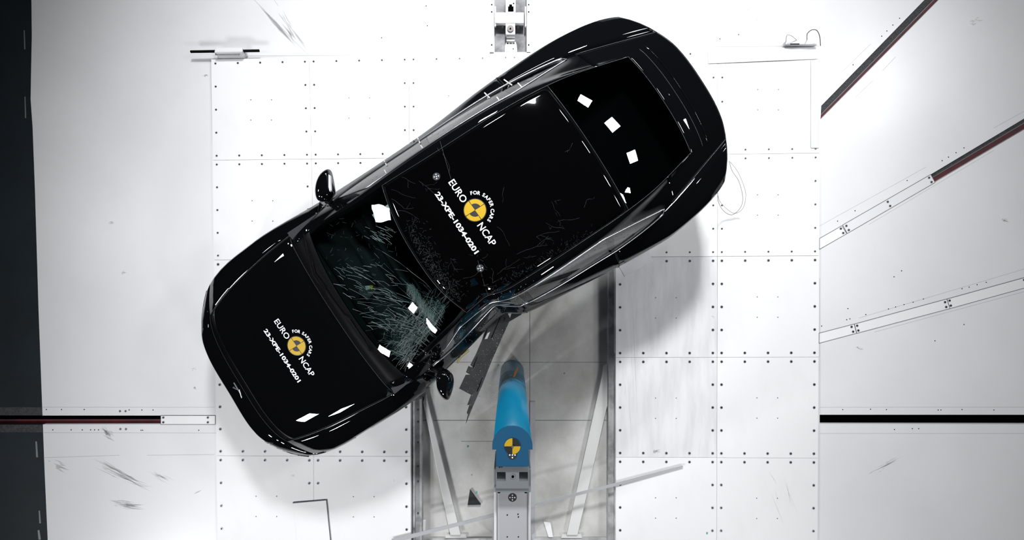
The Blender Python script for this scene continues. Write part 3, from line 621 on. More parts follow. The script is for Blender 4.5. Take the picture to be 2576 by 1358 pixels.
for i in range(NI-1):
    S = .5*(Snodes[i]+Snodes[i+1])
    for j in range(NJ-1):
        f = (idx['p', i, j], idx['p', i, j+1], idx['p', i+1, j+1], idx['p', i+1, j]); f = f[::-1]
        a = j if j < NH else 2*NH-1-j; side = 'right' if j < NH else 'left'
        if i < i_n1: key = 'front_bumper'
        elif i < i_h1: key = 'hood' if a >= JB else 'front_fender '+side
        elif i < i_w0: key = 'cowl' if a >= JR else 'front_fender '+side
        elif a >= JG: key = 'windshield' if i < i_w1 else ('roof_panel' if i < i_r1 else ('rear_window' if i < i_g1 else 'tailgate'))
        elif i >= i_g1 or (i >= iS(4.2) and a >= JB): key = 'tailgate' if a >= JB else 'rear_fender '+side
        elif a >= JR: key = 'roof_rail '+side
        elif a >= JB:
            fa = (a+.5-JB)/(JR-JB); lo, hi = win(S)
            if Snodes[i_sw0] < S < 4.06 and lo+.06 < fa < hi-.06 and not any(abs(S-q) < .05 for q in (2.70, 3.52)): key = '_opening'
            else: key = 'roof_rail '+side
        else: key = ('front_fender ' if S < 1.55 else 'front_door ' if S < 2.60 else 'rear_door ' if S < 3.55 else 'rear_fender ')+side
        reg(key, f)

for r in range(len(ROWS)-1):
    for k in range(NR):
        k2 = (k+1) % NR
        f = (idx['s', r, k], idx['s', r+1, k], idx['s', r+1, k2], idx['s', r, k2])
        s, t, z = (SK[r, k]+SK[r+1, k]+SK[r, k2]+SK[r+1, k2])/4
        side = 'right' if t < 0 else 'left'
        if abs(nrm[k, 1]) > .6 and abs(t) > .7 and min(math.hypot(s-.92, z-.35), math.hypot(s-3.92, z-.35)) < .365: continue
        if s < .42: key = 'front_bumper'
        elif s < 1.55: key = 'front_fender '+side
        elif s < 2.60: key = 'front_door '+side
        elif s < 3.55: key = 'rear_door '+side
        elif s < 4.45: key = 'rear_fender '+side
        else: key = 'rear_bumper'
        if key == 'front_door left' and r >= 7: continue     # the sill cladding is torn off here
        reg(key, f)
# consistent smooth normals of the whole shell
VN = np.zeros((len(VV), 3)); VA = np.array([tuple(v) for v in VV])
for key, fl in Fs.items():
    for f in fl:
        a, b, c, d = VA[list(f)]; n_ = np.cross(c-a, d-b); VN[list(f)] += n_
ctr_ = np.array(tuple(W(2.45, 0, .6)))
if np.dot(VN[idx['p', iS(3.0), NH]], [0, 0, 1]) < 0: print('flip top')
VN /= (np.linalg.norm(VN, axis=1)[:, None]+1e-12)
MATK = dict(front_bumper='paint', hood='paint', front_fender='paint', cowl='plastic', windshield='ws', roof_panel='roofglass', rear_window='rearg', tailgate='paint', roof_rail='paint',
            side_window='sideg', front_door='paint', rear_door='paint', rear_fender='paint', rear_bumper='paint', window_frame='plastic', pillar='plastic')
CP = {}
for key, fl in Fs.items():
    if key == '_opening': continue
    nm = key.split()[0]; used = sorted({v for f in fl for v in f}); mp = {v: q for q, v in enumerate(used)}
    o = mk(nm, [VV[v] for v in used], [tuple(mp[v] for v in f) for f in fl], M[MATK[nm]], CAR, True, normals=[VN[v] for v in used])
    CP[key] = o
    if MATK[nm] in ('paint', 'plastic', 'roofglass') and nm != 'roof_rail':
        so = o.modifiers.new('thickness', 'SOLIDIFY'); so.thickness = .012; so.offset = -1; so.use_rim = nm != 'roof_rail'
allF = [f for fl in Fs.values() for f in fl]
BV = BVHTree.FromPolygons([tuple(v) for v in VV], allF)
def drop(x, y, lift=.0015):
    """point on the car's skin straight below (x, y)"""
    h = BV.ray_cast(Vector((x, y, 4)), Vector((0, 0, -1)))
    return h[0]+h[1].normalized()*lift*(1 if h[1].z > 0 else -1) if h[0] is not None else None
def see(u, v, lift=.0015):
    """point of the car's skin seen at photograph pixel (u, v)"""
    o_ = Vector((0, 0, H)); d = (unp(u, v, 0)-o_).normalized(); h = BV.ray_cast(o_, d)
    if h[0] is None: return None
    n_ = h[1].normalized(); n_ = n_ if n_.dot(d) < 0 else -n_
    return h[0]+n_*lift
def PS(S, j):
    '''shell position at any station S and (fractional) column j'''
    i = min(max(int(np.searchsorted(Snodes, S)-1), 0), NI-2); q = (S-Snodes[i])/(Snodes[i+1]-Snodes[i]); a = int(j); r = j-a; a2 = min(a+1, NJ-1)
    f = lambda ii, jj: (Vector(VV[idx['p', ii, jj]]), Vector(VN[idx['p', ii, jj]]))
    (p0, n0), (p1, n1), (p2, n2), (p3, n3) = f(i, a), f(i+1, a), f(i, a2), f(i+1, a2)
    p = p0.lerp(p1, q).lerp(p2.lerp(p3, q), r); n = n0.lerp(n1, q).lerp(n2.lerp(n3, q), r).normalized(); return p, n
for sd in ('right', 'left'):
    jc = lambda fa: (JB+fa*(JR-JB)) if sd == 'right' else 2*NH-(JB+fa*(JR-JB))
    for nm_, s0, s1, par in (('side_window', 1.66, 2.66, 'front_door '), ('side_window', 2.74, 3.48, 'rear_door '), ('quarter_window', 3.54, 4.05, 'rear_fender ')):
        V = []; NN = []; n = 26; m = 7
        for a in range(n+1):
            S = s0+(s1-s0)*a/n; lo, hi = win(S)
            for b_ in range(m+1):
                p, q = PS(S, jc(lo+(hi-lo)*b_/m)); V.append(p+q*.003); NN.append(q)
        Fc = [(a*(m+1)+b_, a*(m+1)+b_+1, (a+1)*(m+1)+b_+1, (a+1)*(m+1)+b_) for a in range(n) for b_ in range(m)]
        if sd == 'right': Fc = [f[::-1] for f in Fc]
        mk(nm_, V, Fc, M['sideg'], CP[par+sd], True, normals=NN)
    for S_ in (2.70, 3.51):
        V = []; NN = []
        for q_ in range(9):
            lo, hi = win(S_)
            for dS in (-.034, .034): p, q = PS(S_+dS, jc(lo+(hi-lo)*q_/8)); V.append(p+q*.0035); NN.append(q)
        Fc = [(2*k, 2*k+1, 2*k+3, 2*k+2) for k in range(8)]
        mk('pillar', V, Fc if sd == 'left' else [f[::-1] for f in Fc], M['roofglass'], CP['roof_rail '+sd], True, normals=NN)
# gap lines and chrome along the shell
def pt(S_i, j, lift=.001):
    k = idx['p', S_i, j]; return VV[k]+Vector(VN[k])*lift
def skp(r, k, lift=.001):
    q = idx['s', r, k % NR]; return VV[q]+Vector(VN[q])*lift
def line(pts, r, name, m, parent, n=5, sm=False):
    pts = [p for p in pts if p is not None]
    if len(pts) < 2: return None
    g = G(); g.tube(pts, r, n); return g.obj(name, M[m], parent, True)
L_ = lambda a: 2*NH-a
line([pt(i_n1, j) for j in range(JB, L_(JB)+1)], .0022, 'panel_gap', 'gapd', CP['hood'])
line([pt(i_h1, j) for j in range(JB, L_(JB)+1)], .003, 'panel_gap', 'gapd', CP['hood'])
for a, sd in ((JB, 'right'), (L_(JB), 'left')):
    line([pt(i, a) for i in range(i_n1, i_h1+1)], .0022, 'panel_gap', 'gap', CP['hood'])
line([pt(i_w1, j, .0006) for j in range(JG, L_(JG)+1)], .0016, 'glass_joint', 'gap', CP['windshield'])
line([pt(i_r1, j, .0006) for j in range(JG, L_(JG)+1)], .0016, 'glass_joint', 'gap', CP['rear_window'])
line([pt(i_g1, j, .0008) for j in range(JG, L_(JG)+1)], .0018, 'glass_joint', 'gap', CP['rear_window'])
for a, sd in ((JG, 'right'), (L_(JG), 'left')):
    line([pt(i, a, .0006) for i in range(i_w1, i_g1+1)], .0016, 'glass_joint', 'gap', CP['roof_panel'])
# lip of the ducktail spoiler
line([pt(iS(4.70), j, .001) for j in range(JR, L_(JR)+1)], .005, 'spoiler_lip', 'paint', CP['tailgate'], 8)
line([pt(iS(4.70)-1, j, .0005) for j in range(JR, L_(JR)+1)], .0015, 'panel_gap', 'gap', CP['tailgate'])
for a, sd in ((JB, 'right'), (L_(JB), 'left')):
    line([pt(i, a) for i in range(iS(4.2), NI)], .002, 'panel_gap', 'gap', CP['tailgate'])
# chrome belt line, chrome window top line and side gaps
for a, b, sd in ((JB, JR, 'right'), (L_(JB), L_(JR), 'left')):
    i0, i1 = iS(1.62), iS(4.10)
    if sd == 'left':
        line([pt(i, a, .004) for i in range(i0, iS(2.62)+1)], .0075, 'belt_trim', 'chrome', CP['front_door left'], 8)
        line([pt(i, a, .004) for i in range(iS(2.66), i1)], .0075, 'belt_trim', 'chrome', CP['rear_door left'], 8)
    else: line([pt(i, a, .005) for i in range(i0, i1)], .0105, 'belt_trim', 'chrome', CP['front_door right'], 8)
    jc = lambda fa: (JB+fa*(JR-JB)) if sd == 'right' else 2*NH-(JB+fa*(JR-JB)); tp = []
    for S_ in np.arange(1.80, 4.10, .03): p, q = PS(float(S_), jc(win(float(S_))[1]+.03)); tp.append(p+q*.004)
    line(tp+[pt(i1-1, a, .004)], .0048, 'window_trim', 'chrome', CP['roof_rail '+sd], 6)
def ringk(i, side):   # ring position of station i on one side
    return NJ-1+i if side == 'left' else (NR-i) % NR
for Sg, key in ((1.55, 'front_door '), (2.60, 'rear_door '), (3.55, 'rear_fender ')):
    for sd in ('right', 'left'):
        i = iS(Sg); 
        top = [pt(i, (a if sd == 'right' else L_(a)), .001) for a in range(JB, 0, -1)]
        line(top+[skp(r, ringk(i, sd)) for r in range(0, 8)], .003, 'panel_gap', 'gapd', CP[key+sd])
# door handle creases, wheels, under-tray
def wheel(s, t, steer=0):
    w = thing('wheel', None, None, tuple(W(s, t, .357))); w.parent = CAR; w.location = W(s, t, .357)-ORG[CAR.name]
    del_ = [w.pop(k) for k in ('label', 'category') if k in w]
    g = G(); ang = AX+steer; fx = Vector((math.cos(ang), math.sin(ang), 0)); ax = Vector((math.sin(ang), -math.cos(ang), 0)); c = W(s, t, .357)
    prof = [(.24, -.10), (.32, -.118), (.348, -.10), (.355, -.05), (.355, .05), (.348, .10), (.32, .118), (.24, .10)]; n = 40
    V = [c+ax*y+(fx*math.cos(2*math.pi*k/n)+Vector((0, 0, 1))*math.sin(2*math.pi*k/n))*r for k in range(n) for r, y in prof]; m = len(prof)
    Fc = [(k*m+q, k*m+(q+1) % m, ((k+1) % n)*m+(q+1) % m, ((k+1) % n)*m+q) for k in range(n) for q in range(m)]
    g.add(V, Fc); g.obj('tyre', M['tyre'], w, True)
    g = G(); sg = 1 if t > 0 else -1
    for k in range(5):
        a0 = 2*math.pi*k/5; r1 = fx*math.cos(a0)+Vector((0, 0, 1))*math.sin(a0); r2 = fx*math.cos(a0+.25)+Vector((0, 0, 1))*math.sin(a0+.25); r3 = fx*math.cos(a0-.25)+Vector((0, 0, 1))*math.sin(a0-.25)
        g.tube([c+ax*sg*.07, c+ax*sg*.09+r1*.24], .028, 6)
    g.tube([c+ax*sg*.06, c+ax*sg*.10], .05, 16)
    V = [c+ax*sg*y+(fx*math.cos(2*math.pi*k/n)+Vector((0, 0, 1))*math.sin(2*math.pi*k/n))*r for k in range(n) for r, y in ((.245, .10), (.225, .105), (.225, -.02), (.245, -.02))]
    Fc = [(k*4+q, k*4+(q+1) % 4, ((k+1) % n)*4+(q+1) % 4, ((k+1) % n)*4+q) for k in range(n) for q in range(4)]
    g.add(V, Fc); g.obj('rim', M['steel'], w)
for s, t, st_ in ((.92, -.83, .12), (.92, .80, .12), (3.92, -.83, 0), (3.92, .81, 0)): wheel(s, t, st_)
def slabst(poly, z0, z1, name, m, parent, bev=0):
    g = G(); Q = []
    for s, t in poly: p = W(*deform(s, t, (z0+z1)/2)); Q.append((p.x, p.y))
    g.prism(Q, z0, z1); o = g.obj(name, M[m], parent)
    if bev: bevel(o, bev, 3)
    return o
slabst([(.15, -.50), (.15, .50), (.5, .66), (1.3, .70), (2.0, .70), (2.45, .66), (2.8, .70), (4.5, .66), (4.8, .45), (4.8, -.45), (4.5, -.66), (.5, -.66)], .16, .24, 'underbody', 'matte', CAR)
# cabin
for t0_ in (-.74, .70):
    g = G(); pts_ = [(s_, t0_-(dent(s_)*.9 if t0_ > 0 else 0)) for s_ in np.linspace(1.35, 3.62, 24)]
    for (sa, ta), (sb, tb_) in zip(pts_[:-1], pts_[1:]):
        a, b_ = W(sa, ta, 0), W(sb, tb_, 0); q = EL*(.01 if t0_ > 0 else -.01)
        g.add([a+Vector((0, 0, .22)), b_+Vector((0, 0, .22)), b_+Vector((0, 0, .93)), a+Vector((0, 0, .93))], [(0, 1, 2, 3)])
        g.add([a-q+Vector((0, 0, .22)), b_-q+Vector((0, 0, .22)), b_-q+Vector((0, 0, .93)), a-q+Vector((0, 0, .93))], [(3, 2, 1, 0)])
        g.add([a+Vector((0, 0, .93)), b_+Vector((0, 0, .93)), b_+q*9+Vector((0, 0, .94)), a+q*9+Vector((0, 0, .94))], [(0, 1, 2, 3)])
    g.obj('door_card', M['interior'], CAR)
slabst([(1.30, -.74), (1.30, .72), (1.46, .72), (1.46, -.74)], .22, .90, 'firewall', 'interior', CAR)
slabst([(3.62, -.80), (3.62, .78), (3.80, .78), (3.80, -.80)], .22, .93, 'rear_bulkhead', 'interior', CAR)
slabst([(1.45, -.68), (1.45, .62), (1.95, .58), (1.95, -.62)], .55, .90, 'dashboard', 'interior', CAR, .05)
dash = [o for o in CAR.children if o.name == 'dashboard'][0] if CAR.children else None
g = G(); g.tube([W(1.96, t, .86+.04*math.cos(t*3)) for t in np.linspace(-.62, .5, 12)], .045, 10); g.tube([W(1.78, t, .885+.03*math.cos(t*3)) for t in np.linspace(-.60, .5, 12)], .05, 10); g.obj('dash_roll', M['interior'], dash, True)
def seat(s, t, w=.25):
    r = thing('seat', None, None, tuple(W(s, t, .3))); r.parent = CAR; r.location = W(s, t, .3)-ORG[CAR.name]
    for k in ('label', 'category'):
        if k in r: del r[k]
    o = slabst([(s-.28, t-w), (s-.28, t+w), (s+.25, t+w), (s+.25, t-w)], .35, .58, 'cushion', 'seat', r, .06)
    g = G(); 
    for a in range(2):
        pass
    V = []
    for (ds, z) in ((.16, .5), (.34, .5), (.56, 1.10), (.44, 1.12)):
        for dt in (-w+.02, w-.02): V.append(W(s+ds, t+dt, z))
    g.add(V, [(0, 2, 3, 1), (2, 4, 5, 3), (4, 6, 7, 5), (6, 0, 1, 7), (0, 6, 4, 2), (1, 3, 5, 7)]); bevel(g.obj('backrest', M['seat'], r), .04, 3)
    g = G(); g.tube([W(s+.53, t-.11, 1.19), W(s+.53, t+.11, 1.19)], .06, 10); g.obj('headrest', M['seat'], r, True)
seat(2.32, -.36); seat(2.36, .22)
o = slabst([(3.1, -.62), (3.1, .56), (3.5, .56), (3.5, -.62)], .4, .58, 'rear_bench', 'seat', CAR, .05)
slabst([(3.6, -.6), (3.6, .56), (3.75, .56), (3.75, -.6)], .58, 1.08, 'rear_backrest', 'seat', o, .05)
slabst([(3.80, -.72), (3.80, .70), (4.3, .64), (4.55, .56), (4.62, .4), (4.62, -.4), (4.55, -.58), (4.3, -.66)], .82, .88, 'parcel_shelf', 'interior', CAR, .02)
g = G(); c = W(2.02, .22, .93); ax = (W(2.4, .22, 1.05)-W(2.02, .22, .93)).normalized(); a1 = EL; a2 = ax.cross(a1).normalized()
g.tube([c+.185*(math.cos(q)*a1+math.sin(q)*a2) for q in np.linspace(0, 2*math.pi, 33)], .016, 8)
for q in (0, math.pi, 1.5*math.pi): g.tube([c, c+.18*(math.cos(q)*a1+math.sin(q)*a2)], .016, 6)
g.tube([c-ax*.15, c+ax*.01], .05, 12); g.obj('steering_wheel', M['interior'], CAR, True)
# instrumentation plate on the dashboard
def inst(u, v, z): return unp(u, v, z)
Q = [(908, 716), (946, 728), (925, 756), (902, 734)]; zi = .945
g = G(); g.prism(pxpoly(Q, zi), zi-.012, zi); pl = g.obj('instrument_plate', M['steel'], CAR)
g = G(); g.prism(pxpoly([(931, 717), (938, 719), (936, 729), (930, 726)], zi+.02), zi, zi+.02); pl2 = g.obj('yellow_tag', mat('tag_yellow', (.9, .75, .03), .4), pl)
g = G(); g.prism(pxpoly([(918, 719), (930, 718), (931, 727), (921, 729)], zi+.03), zi, zi+.03); g.obj('sensor_box', M['white'], pl)
for q in ((905, 717), (913, 722), (909, 737), (930, 744), (922, 752)):
    g = G(); g.disc(unp(*q, zi+.01), .008, zi, zi+.01, 10); g.obj('mount_screw', M['steel'], pl)
# wipers
for A_ in (((768, 590), (778, 640), (790, 690), (818, 726)), ((818, 726), (835, 752), (865, 792), (880, 800), (925, 866), (935, 880))):
    pts = [see(u, v, .018) for u, v in A_]; line(pts, .007, 'wiper', 'plastic', CP['cowl'], 6); line([see(u+4, v-3, .01) for u, v in A_[-3:]], .004, 'wiper', 'plastic', CP['cowl'], 5)
# door mirrors
def mirror(out, z, stalk, lab):
    pts = pxpoly(out, z); n = len(pts); c = Vector((sum(p[0] for p in pts)/n, sum(p[1] for p in pts)/n, z)); g = G(); V = []
    lv = [(.55, -.085), (.86, -.06), (1, -.01), (.97, .03), (.80, .062), (.5, .078), (.15, .083)]
    for k, h in lv:
        for p in pts: V.append((c.x+(p[0]-c.x)*k, c.y+(p[1]-c.y)*k, z+h))
    Fc = [(a*n+q, a*n+(q+1) % n, (a+1)*n+(q+1) % n, (a+1)*n+q) for a in range(len(lv)-1) for q in range(n)]+[tuple(range(n))[::-1], tuple((len(lv)-1)*n+q for q in range(n))]
    ar = sum(pts[k][0]*pts[(k+1) % n][1]-pts[(k+1) % n][0]*pts[k][1] for k in range(n))
    if ar < 0: Fc = [f[::-1] for f in Fc]
    g.add(V, Fc); o = g.obj('door_mirror', M['paint'], CAR, True); s_ = o.modifiers.new('s', 'SUBSURF'); s_.levels = s_.render_levels = 2
    g = G(); g.tube([Vector(stalk[0]), Vector(stalk[1])], .032, 10); g.obj('mirror_arm', M['plastic'], o, True)
    return o
mr = mirror([(824, 424), (830, 425), (833, 429), (835, 440), (839, 460), (842, 482), (842, 487), (838, 492), (833, 502), (822, 509), (808, 508), (799, 505), (795, 494), (794, 476), (798, 455), (808, 435)], 1.0,
            (unp(822, 502, .97), W(1.80, -.84, .93)), 'right')
g = G(); g.prism(pxpoly([(826, 438), (830, 443), (832, 478), (829, 482), (826, 470)], 1.085), 1.05, 1.085); bevel(g.obj('indicator_lamp', M['lettering'], mr), .004)
mirror([(1103, 930), (1113, 926), (1124, 928), (1134, 935), (1141, 944), (1143, 962), (1139, 982), (1134, 998), (1128, 1008), (1117, 1004), (1107, 994), (1100, 980), (1097, 960), (1098, 944)], .93,
       (unp(1113, 934, .93), W(1.72, .76, .90)), 'left')
# sticker on roof and hood
def sticker(cu, cv, zz, name, parent, ang=-56.3):
    c = unp(cu, cv, zz); k = .083/28.5; A = math.radians(ang); dx = Vector((math.cos(A), math.sin(A), 0)); dy = Vector((-math.sin(A), math.cos(A), 0))
    def put(V, Fc, mname, nm, lift=.002, grp=None):
        out = []
        for x, y in V:
            p = c+dx*x*k+dy*y*k; q = drop(p.x, p.y, lift); out.append(q if q is not None else Vector((p.x, p.y, zz)))
        return mk(nm, out, Fc, M[mname], grp or parent)
    root = thing(name, None, None, tuple(c)); 
    for q in ('label', 'category'):
        if q in root: del root[q]
    root.parent = parent; root.location = c-ORG[parent.name]
    def ringm(r0, r1, a0, a1, m, nm, lift):
        n = max(2, int((a1-a0)/.12)); V = []; Fc = []; rr = [r0+(r1-r0)*q/3 for q in range(4)]
        for q in range(n+1):
            a = a0+(a1-a0)*q/n
            for r in rr: V.append((r*math.cos(a), r*math.sin(a)))
        for q in range(n):
            for e in range(3): b = q*4+e; Fc.append((b, b+1, b+5, b+4))
        put(V, Fc, m, nm, lift, root)
    ringm(0, 29.5, 0, 2*math.pi, 'ink', 'target_ring', .0015)
    hp = math.pi/2; ep = .035
    for q in range(4):
        a0, a1 = q*hp, (q+1)*hp
        if q in (0, 2): ringm(.8, 27.5, a0+ep, a1-ep, 'yellow', 'target_quadrant', .0025)
        else: ringm(16.5, 27.5, a0+ep, a1-ep, 'yellow', 'target_quadrant', .0025); ringm(.8, 16, a0+.01, a1-.01, 'tgrey', 'target_core', .0025)
    def text(s, x, y, w, h, nm, bold=.0, rot=0, centre=False):
        cu_ = bpy.data.curves.new('t', 'FONT'); cu_.body = s; cu_.size = 1; cu_.offset = bold; cu_.resolution_u = 3; o = bpy.data.objects.new('t', cu_); C.objects.link(o)
        me = bpy.data.meshes.new_from_object(o.evaluated_get(bpy.context.evaluated_depsgraph_get()))
        V = np.array([v.co[:2] for v in me.vertices]); Fc = [tuple(p.vertices) for p in me.polygons]; bpy.data.objects.remove(o); bpy.data.curves.remove(cu_); bpy.data.meshes.remove(me)
        lo, hi = V.min(0), V.max(0)
        if centre: V = (V-[(lo[0]+hi[0])/2, 0])*(h/.70)*[.98, 1]
        else: V = (V-[lo[0], 0])/[(hi[0]-lo[0]), .70]*[w, h]
        ca, sa = math.cos(rot), math.sin(rot); V = np.stack([V[:, 0]*ca-V[:, 1]*sa+x, V[:, 0]*sa+V[:, 1]*ca+y], 1)
        put([tuple(v) for v in V], Fc, 'lettering', nm, .0022, root)
    text('EURO', -96, -17.5, 64, 17.5, 'lettering', .012); text('NCAP', 35, -17.5, 63, 17.5, 'lettering', .012)
    text('23-XPE-1034-0201', -91.5, -62, 183, 12.5, 'lettering', .035)
    msg = 'FOR SAFER CARS'; a0, a1 = math.radians(163), math.radians(14.5)
    wd_ = {'F': .9, 'O': 1.25, 'R': 1.05, ' ': .55, 'S': .95, 'A': 1.15, 'E': .92, 'C': 1.05}; tot = sum(wd_[q] for q in msg); acc = 0
    for ch in msg:
        mid = (acc+wd_[ch]/2)/tot; acc += wd_[ch]
        if ch == ' ': continue
        a = a0+(a1-a0)*mid; text(ch, 39.5*math.cos(a), 39.5*math.sin(a), 0, 8.8, 'lettering', .03, a-math.pi/2, True)
    return root
sticker(1195.2, 528.8, 1.44, 'roof_sticker', CAR); sticker(745.4, 870.1, .87, 'hood_sticker', CAR, -57.0)
for u, v in ((1098, 444), (1208, 674)):
    p = see(u, v); c = p; g = G(); r = .029; V = []; Fc = []
    def ptn(x, y, l): q = drop(c.x+x, c.y+y, l); return q
    for m_, rad, ox, oy, l in [('tgrey', r, 0, 0, .0015)]+[('lettering', r*.15, r*.55*math.cos(a), r*.55*math.sin(a), .003) for a in (.2, 1.77, 3.34, 4.91)]+[('lettering', r*.15, 0, 0, .003)]:
        g.add([ptn(ox, oy, l)]+[ptn(ox+rad*math.cos(2*math.pi*q/16), oy+rad*math.sin(2*math.pi*q/16), l) for q in range(16)], [(0, 1+q, 1+(q+1) % 16) for q in range(16)], 0 if m_ == 'tgrey' else 1)
    g.obj('dotted_target', None, CP['roof_panel'], mats=[M['tgrey'], M['lettering']])
def skin(pts, name, m, parent, r=.0015, lift=.001, n=14):
    out = []
    for k in range(len(pts)-1):
        for q in range(n): out.append(see(lerp(pts[k][0], pts[k+1][0], q/n), lerp(pts[k][1], pts[k+1][1], q/n), lift))
    return line(out, r, name, m, parent, 4)
skin([(1107, 355), (1121, 404), (1136, 455)], 'roof_seam', 'crackdim', CP['roof_panel'], .0012); skin([(1202, 655), (1207, 672)], 'roof_seam', 'crackdim', CP['roof_panel'], .0012); skin([(1210, 685), (1219, 718), (1229, 745)], 'roof_seam', 'crackdim', CP['roof_panel'], .0012)
# badge on the nose: crossed chrome strokes
g = G()
for a, b in (((589, 962), (606, 990)), ((587, 974), (600, 980)), ((603, 979), (609, 1000))):
    pts = [see(lerp(a[0], b[0], q/4), lerp(a[1], b[1], q/4), .003) for q in range(5)]
    if all(p is not None for p in pts): g.tube(pts, .0055, 6)
if g.V: g.obj('nose_badge', M['chrome'], CP['hood'])
# strips of tape holding the right side
def band(a, b, wpx, name, m, parent, lift=.006):
    d = Vector((b[0]-a[0], b[1]-a[1])).normalized(); nn = Vector((-d.y, d.x))*wpx/2; V = []; N = 12
    for q in range(N+1):
        u, v = lerp(a[0], b[0], q/N), lerp(a[1], b[1], q/N); p0, p1 = see(u+nn.x, v+nn.y, lift), see(u-nn.x, v-nn.y, lift)
        if p0 is None or p1 is None: continue
        V += [p0, p1]
    Fc = [(2*k, 2*k+1, 2*k+3, 2*k+2) for k in range(len(V)//2-1)]
    if Fc: return mk(name, V, Fc, M[m], parent)
for a, b in (((1268, 201), (1289, 216)), ((1219, 234), (1233, 248)), ((1051, 347), (1058, 362)), ((967, 404), (974, 418))): band(a, b, 3.2, 'tape', 'tape', CP['front_door right' if a[0] < 1060 else 'rear_door right'])
for a, b in (((1303, 210), (1313, 221)), ((1250, 245), (1256, 253)), ((1059, 366), (1065, 375)), ((968, 428), (973, 437))): band(a, b, 3.2, 'tape', 'tape', CP['roof_rail right'])
# lamps
for sd, c in (('right', -1), ('left', 1)):
    ks = [k for k in range(NR) if SK[0, k][1]*c > .50 and SK[0, k][0] < .34]; ks.sort(key=lambda k: abs(SK[0, k][1]))
    line([skp(2, k, .002) for k in ks], .008, 'head_lamp', 'lamp', CP['front_bumper'], 6)
ks = [k for k in range(NR) if SK[0, k][0] > 4.6 and abs(SK[0, k][1]) < .78]; ks.sort(key=lambda k: SK[0, k][1])
line([skp(3, k, .001) for k in ks], .010, 'tail_lamp', 'tlamp', CP['rear_bumper'], 6)
# yellow label on the crushed door, hanging wire at the rear corner
pl_ = [unp(u, v, .55) for u, v in ((1148, 908), (1158, 893), (1168, 885), (1178, 877))]; g = G()
for k in range(3): g.tube([p+Vector((.006*k, -.012*k+.01, .02*k)) for p in pl_], .004, 5)
g.obj('yellow_label', M['ystick'], CP['front_door left'])
g = G(); g.tube(smoothpath([unp(u, v, z) for u, v, z in ((1834, 405, .45), (1842, 430, .40), (1858, 455, .3), (1868, 492, .2), (1864, 520, .1), (1843, 540, .05), (1822, 532, .1), (1808, 510, .3), (1805, 484, .45))]), .0022, 6); g.obj('loose_wire', M['cable'], CP['rear_bumper'], True)
g = G(); g.tube(smoothpath([unp(u, v, z) for u, v, z in ((1836, 406, .45), (1856, 432, .40), (1872, 470, .3), (1876, 495, .2), (1868, 525, .1), (1845, 536, .05), (1815, 512, .2), (1805, 490, .45))]), .0018, 6); g.obj('loose_wire', M['cable'], CP['rear_bumper'], True)
# torn sill cladding sticking out towards the pole
CL = [(1250, 773), (1230, 800), (1224, 818), (1212, 856), (1196, 893), (1183, 918), (1192, 926), (1178, 921), (1172, 936), (1184, 943), (1171, 943), (1155, 977), (1185, 993), (1175, 1019), (1181, 1018), (1174, 1038), (1177, 1042), (1171, 1068), (1176, 1056), (1189, 1024), (1212, 971), (1238, 905), (1256, 865), (1281, 809), (1312, 791), (1311, 771), (1290, 777), (1283, 800), (1278, 790), (1276, 772)]
def clz(v): return lerp(.50, .12, sst(790, 1060, v))
g = G(); P0 = [unp(u, v, clz(v)) for u, v in CL]; n = len(P0)
tris = geometry.tessellate_polygon([[Vector((p.x, p.y, 0)) for p in P0]]); V = [tuple(p) for p in P0]+[(p.x, p.y, p.z-.012) for p in P0]; Fc = []
for t_ in tris:
    a, b, c = [P0[q] for q in t_]
    if (b-a).cross(c-a).z < 0: t_ = t_[::-1]
    Fc.append(tuple(t_)); Fc.append(tuple(q+n for q in t_[::-1]))
Fc += [(k, (k+1) % n, (k+1) % n+n, k+n) for k in range(n)]
g.add(V, Fc); sc = g.obj('torn_sill_cladding', M['torn'], CAR); sc['label'] = 'torn black plastic sill cladding with notched edge'
g = G(); Q = [unp(u, v, clz(v)+.001) for u, v in ((1233, 834), (1226, 852), (1219, 853), (1226, 838))]; g.add([tuple(q) for q in Q], [(0, 1, 2, 3)]); g.obj('cut_out', M['pit'], sc)
for a, b in (((1270, 800), (1200, 985)), ((1225, 830), (1190, 925)), ((1258, 800), (1236, 850))):
    g = G(); g.tube([unp(a[0], a[1], clz(a[1])+.004), unp(b[0], b[1], clz(b[1])+.004)], .004, 5); g.obj('moulded_rib', M['plastic'], sc)

# ------------------------------------------------------------------ cracked windshield and roof, glass crumbs
BW = BV
rc = random.Random(21)
def crackline(pts, w, g, lift=.0012):
    w *= .75
    q = [see(u, v, lift) for u, v in pts]; q = [p for p in q if p is not None]
    for a, b in zip(q[:-1], q[1:]):
        d = (b-a)
        if d.length > .12 or d.length < 1e-5: continue
        d.normalize(); n = d.cross(Vector((0, 0, 1))).normalized()*w; k = len(g.V)
        g.V += [a+n, b+n, b-n, a-n]; g.F.append((k, k+1, k+2, k+3)); g.I.append(0)
def wander(u, v, ang, L, curl, n, jit):
    P_ = [(u, v)]
    for k in range(n):
        ang += curl/n+rc.uniform(-jit, jit); u += math.cos(ang)*L/n; v += math.sin(ang)*L/n; P_.append((u, v))
    return P_
WS = [(800, 590), (830, 560), (925, 500), (962, 470), (985, 530), (1030, 625), (1085, 700), (1125, 765), (1110, 850), (1065, 900), (1030, 925), (985, 895), (930, 830), (880, 770), (840, 720), (815, 660)]
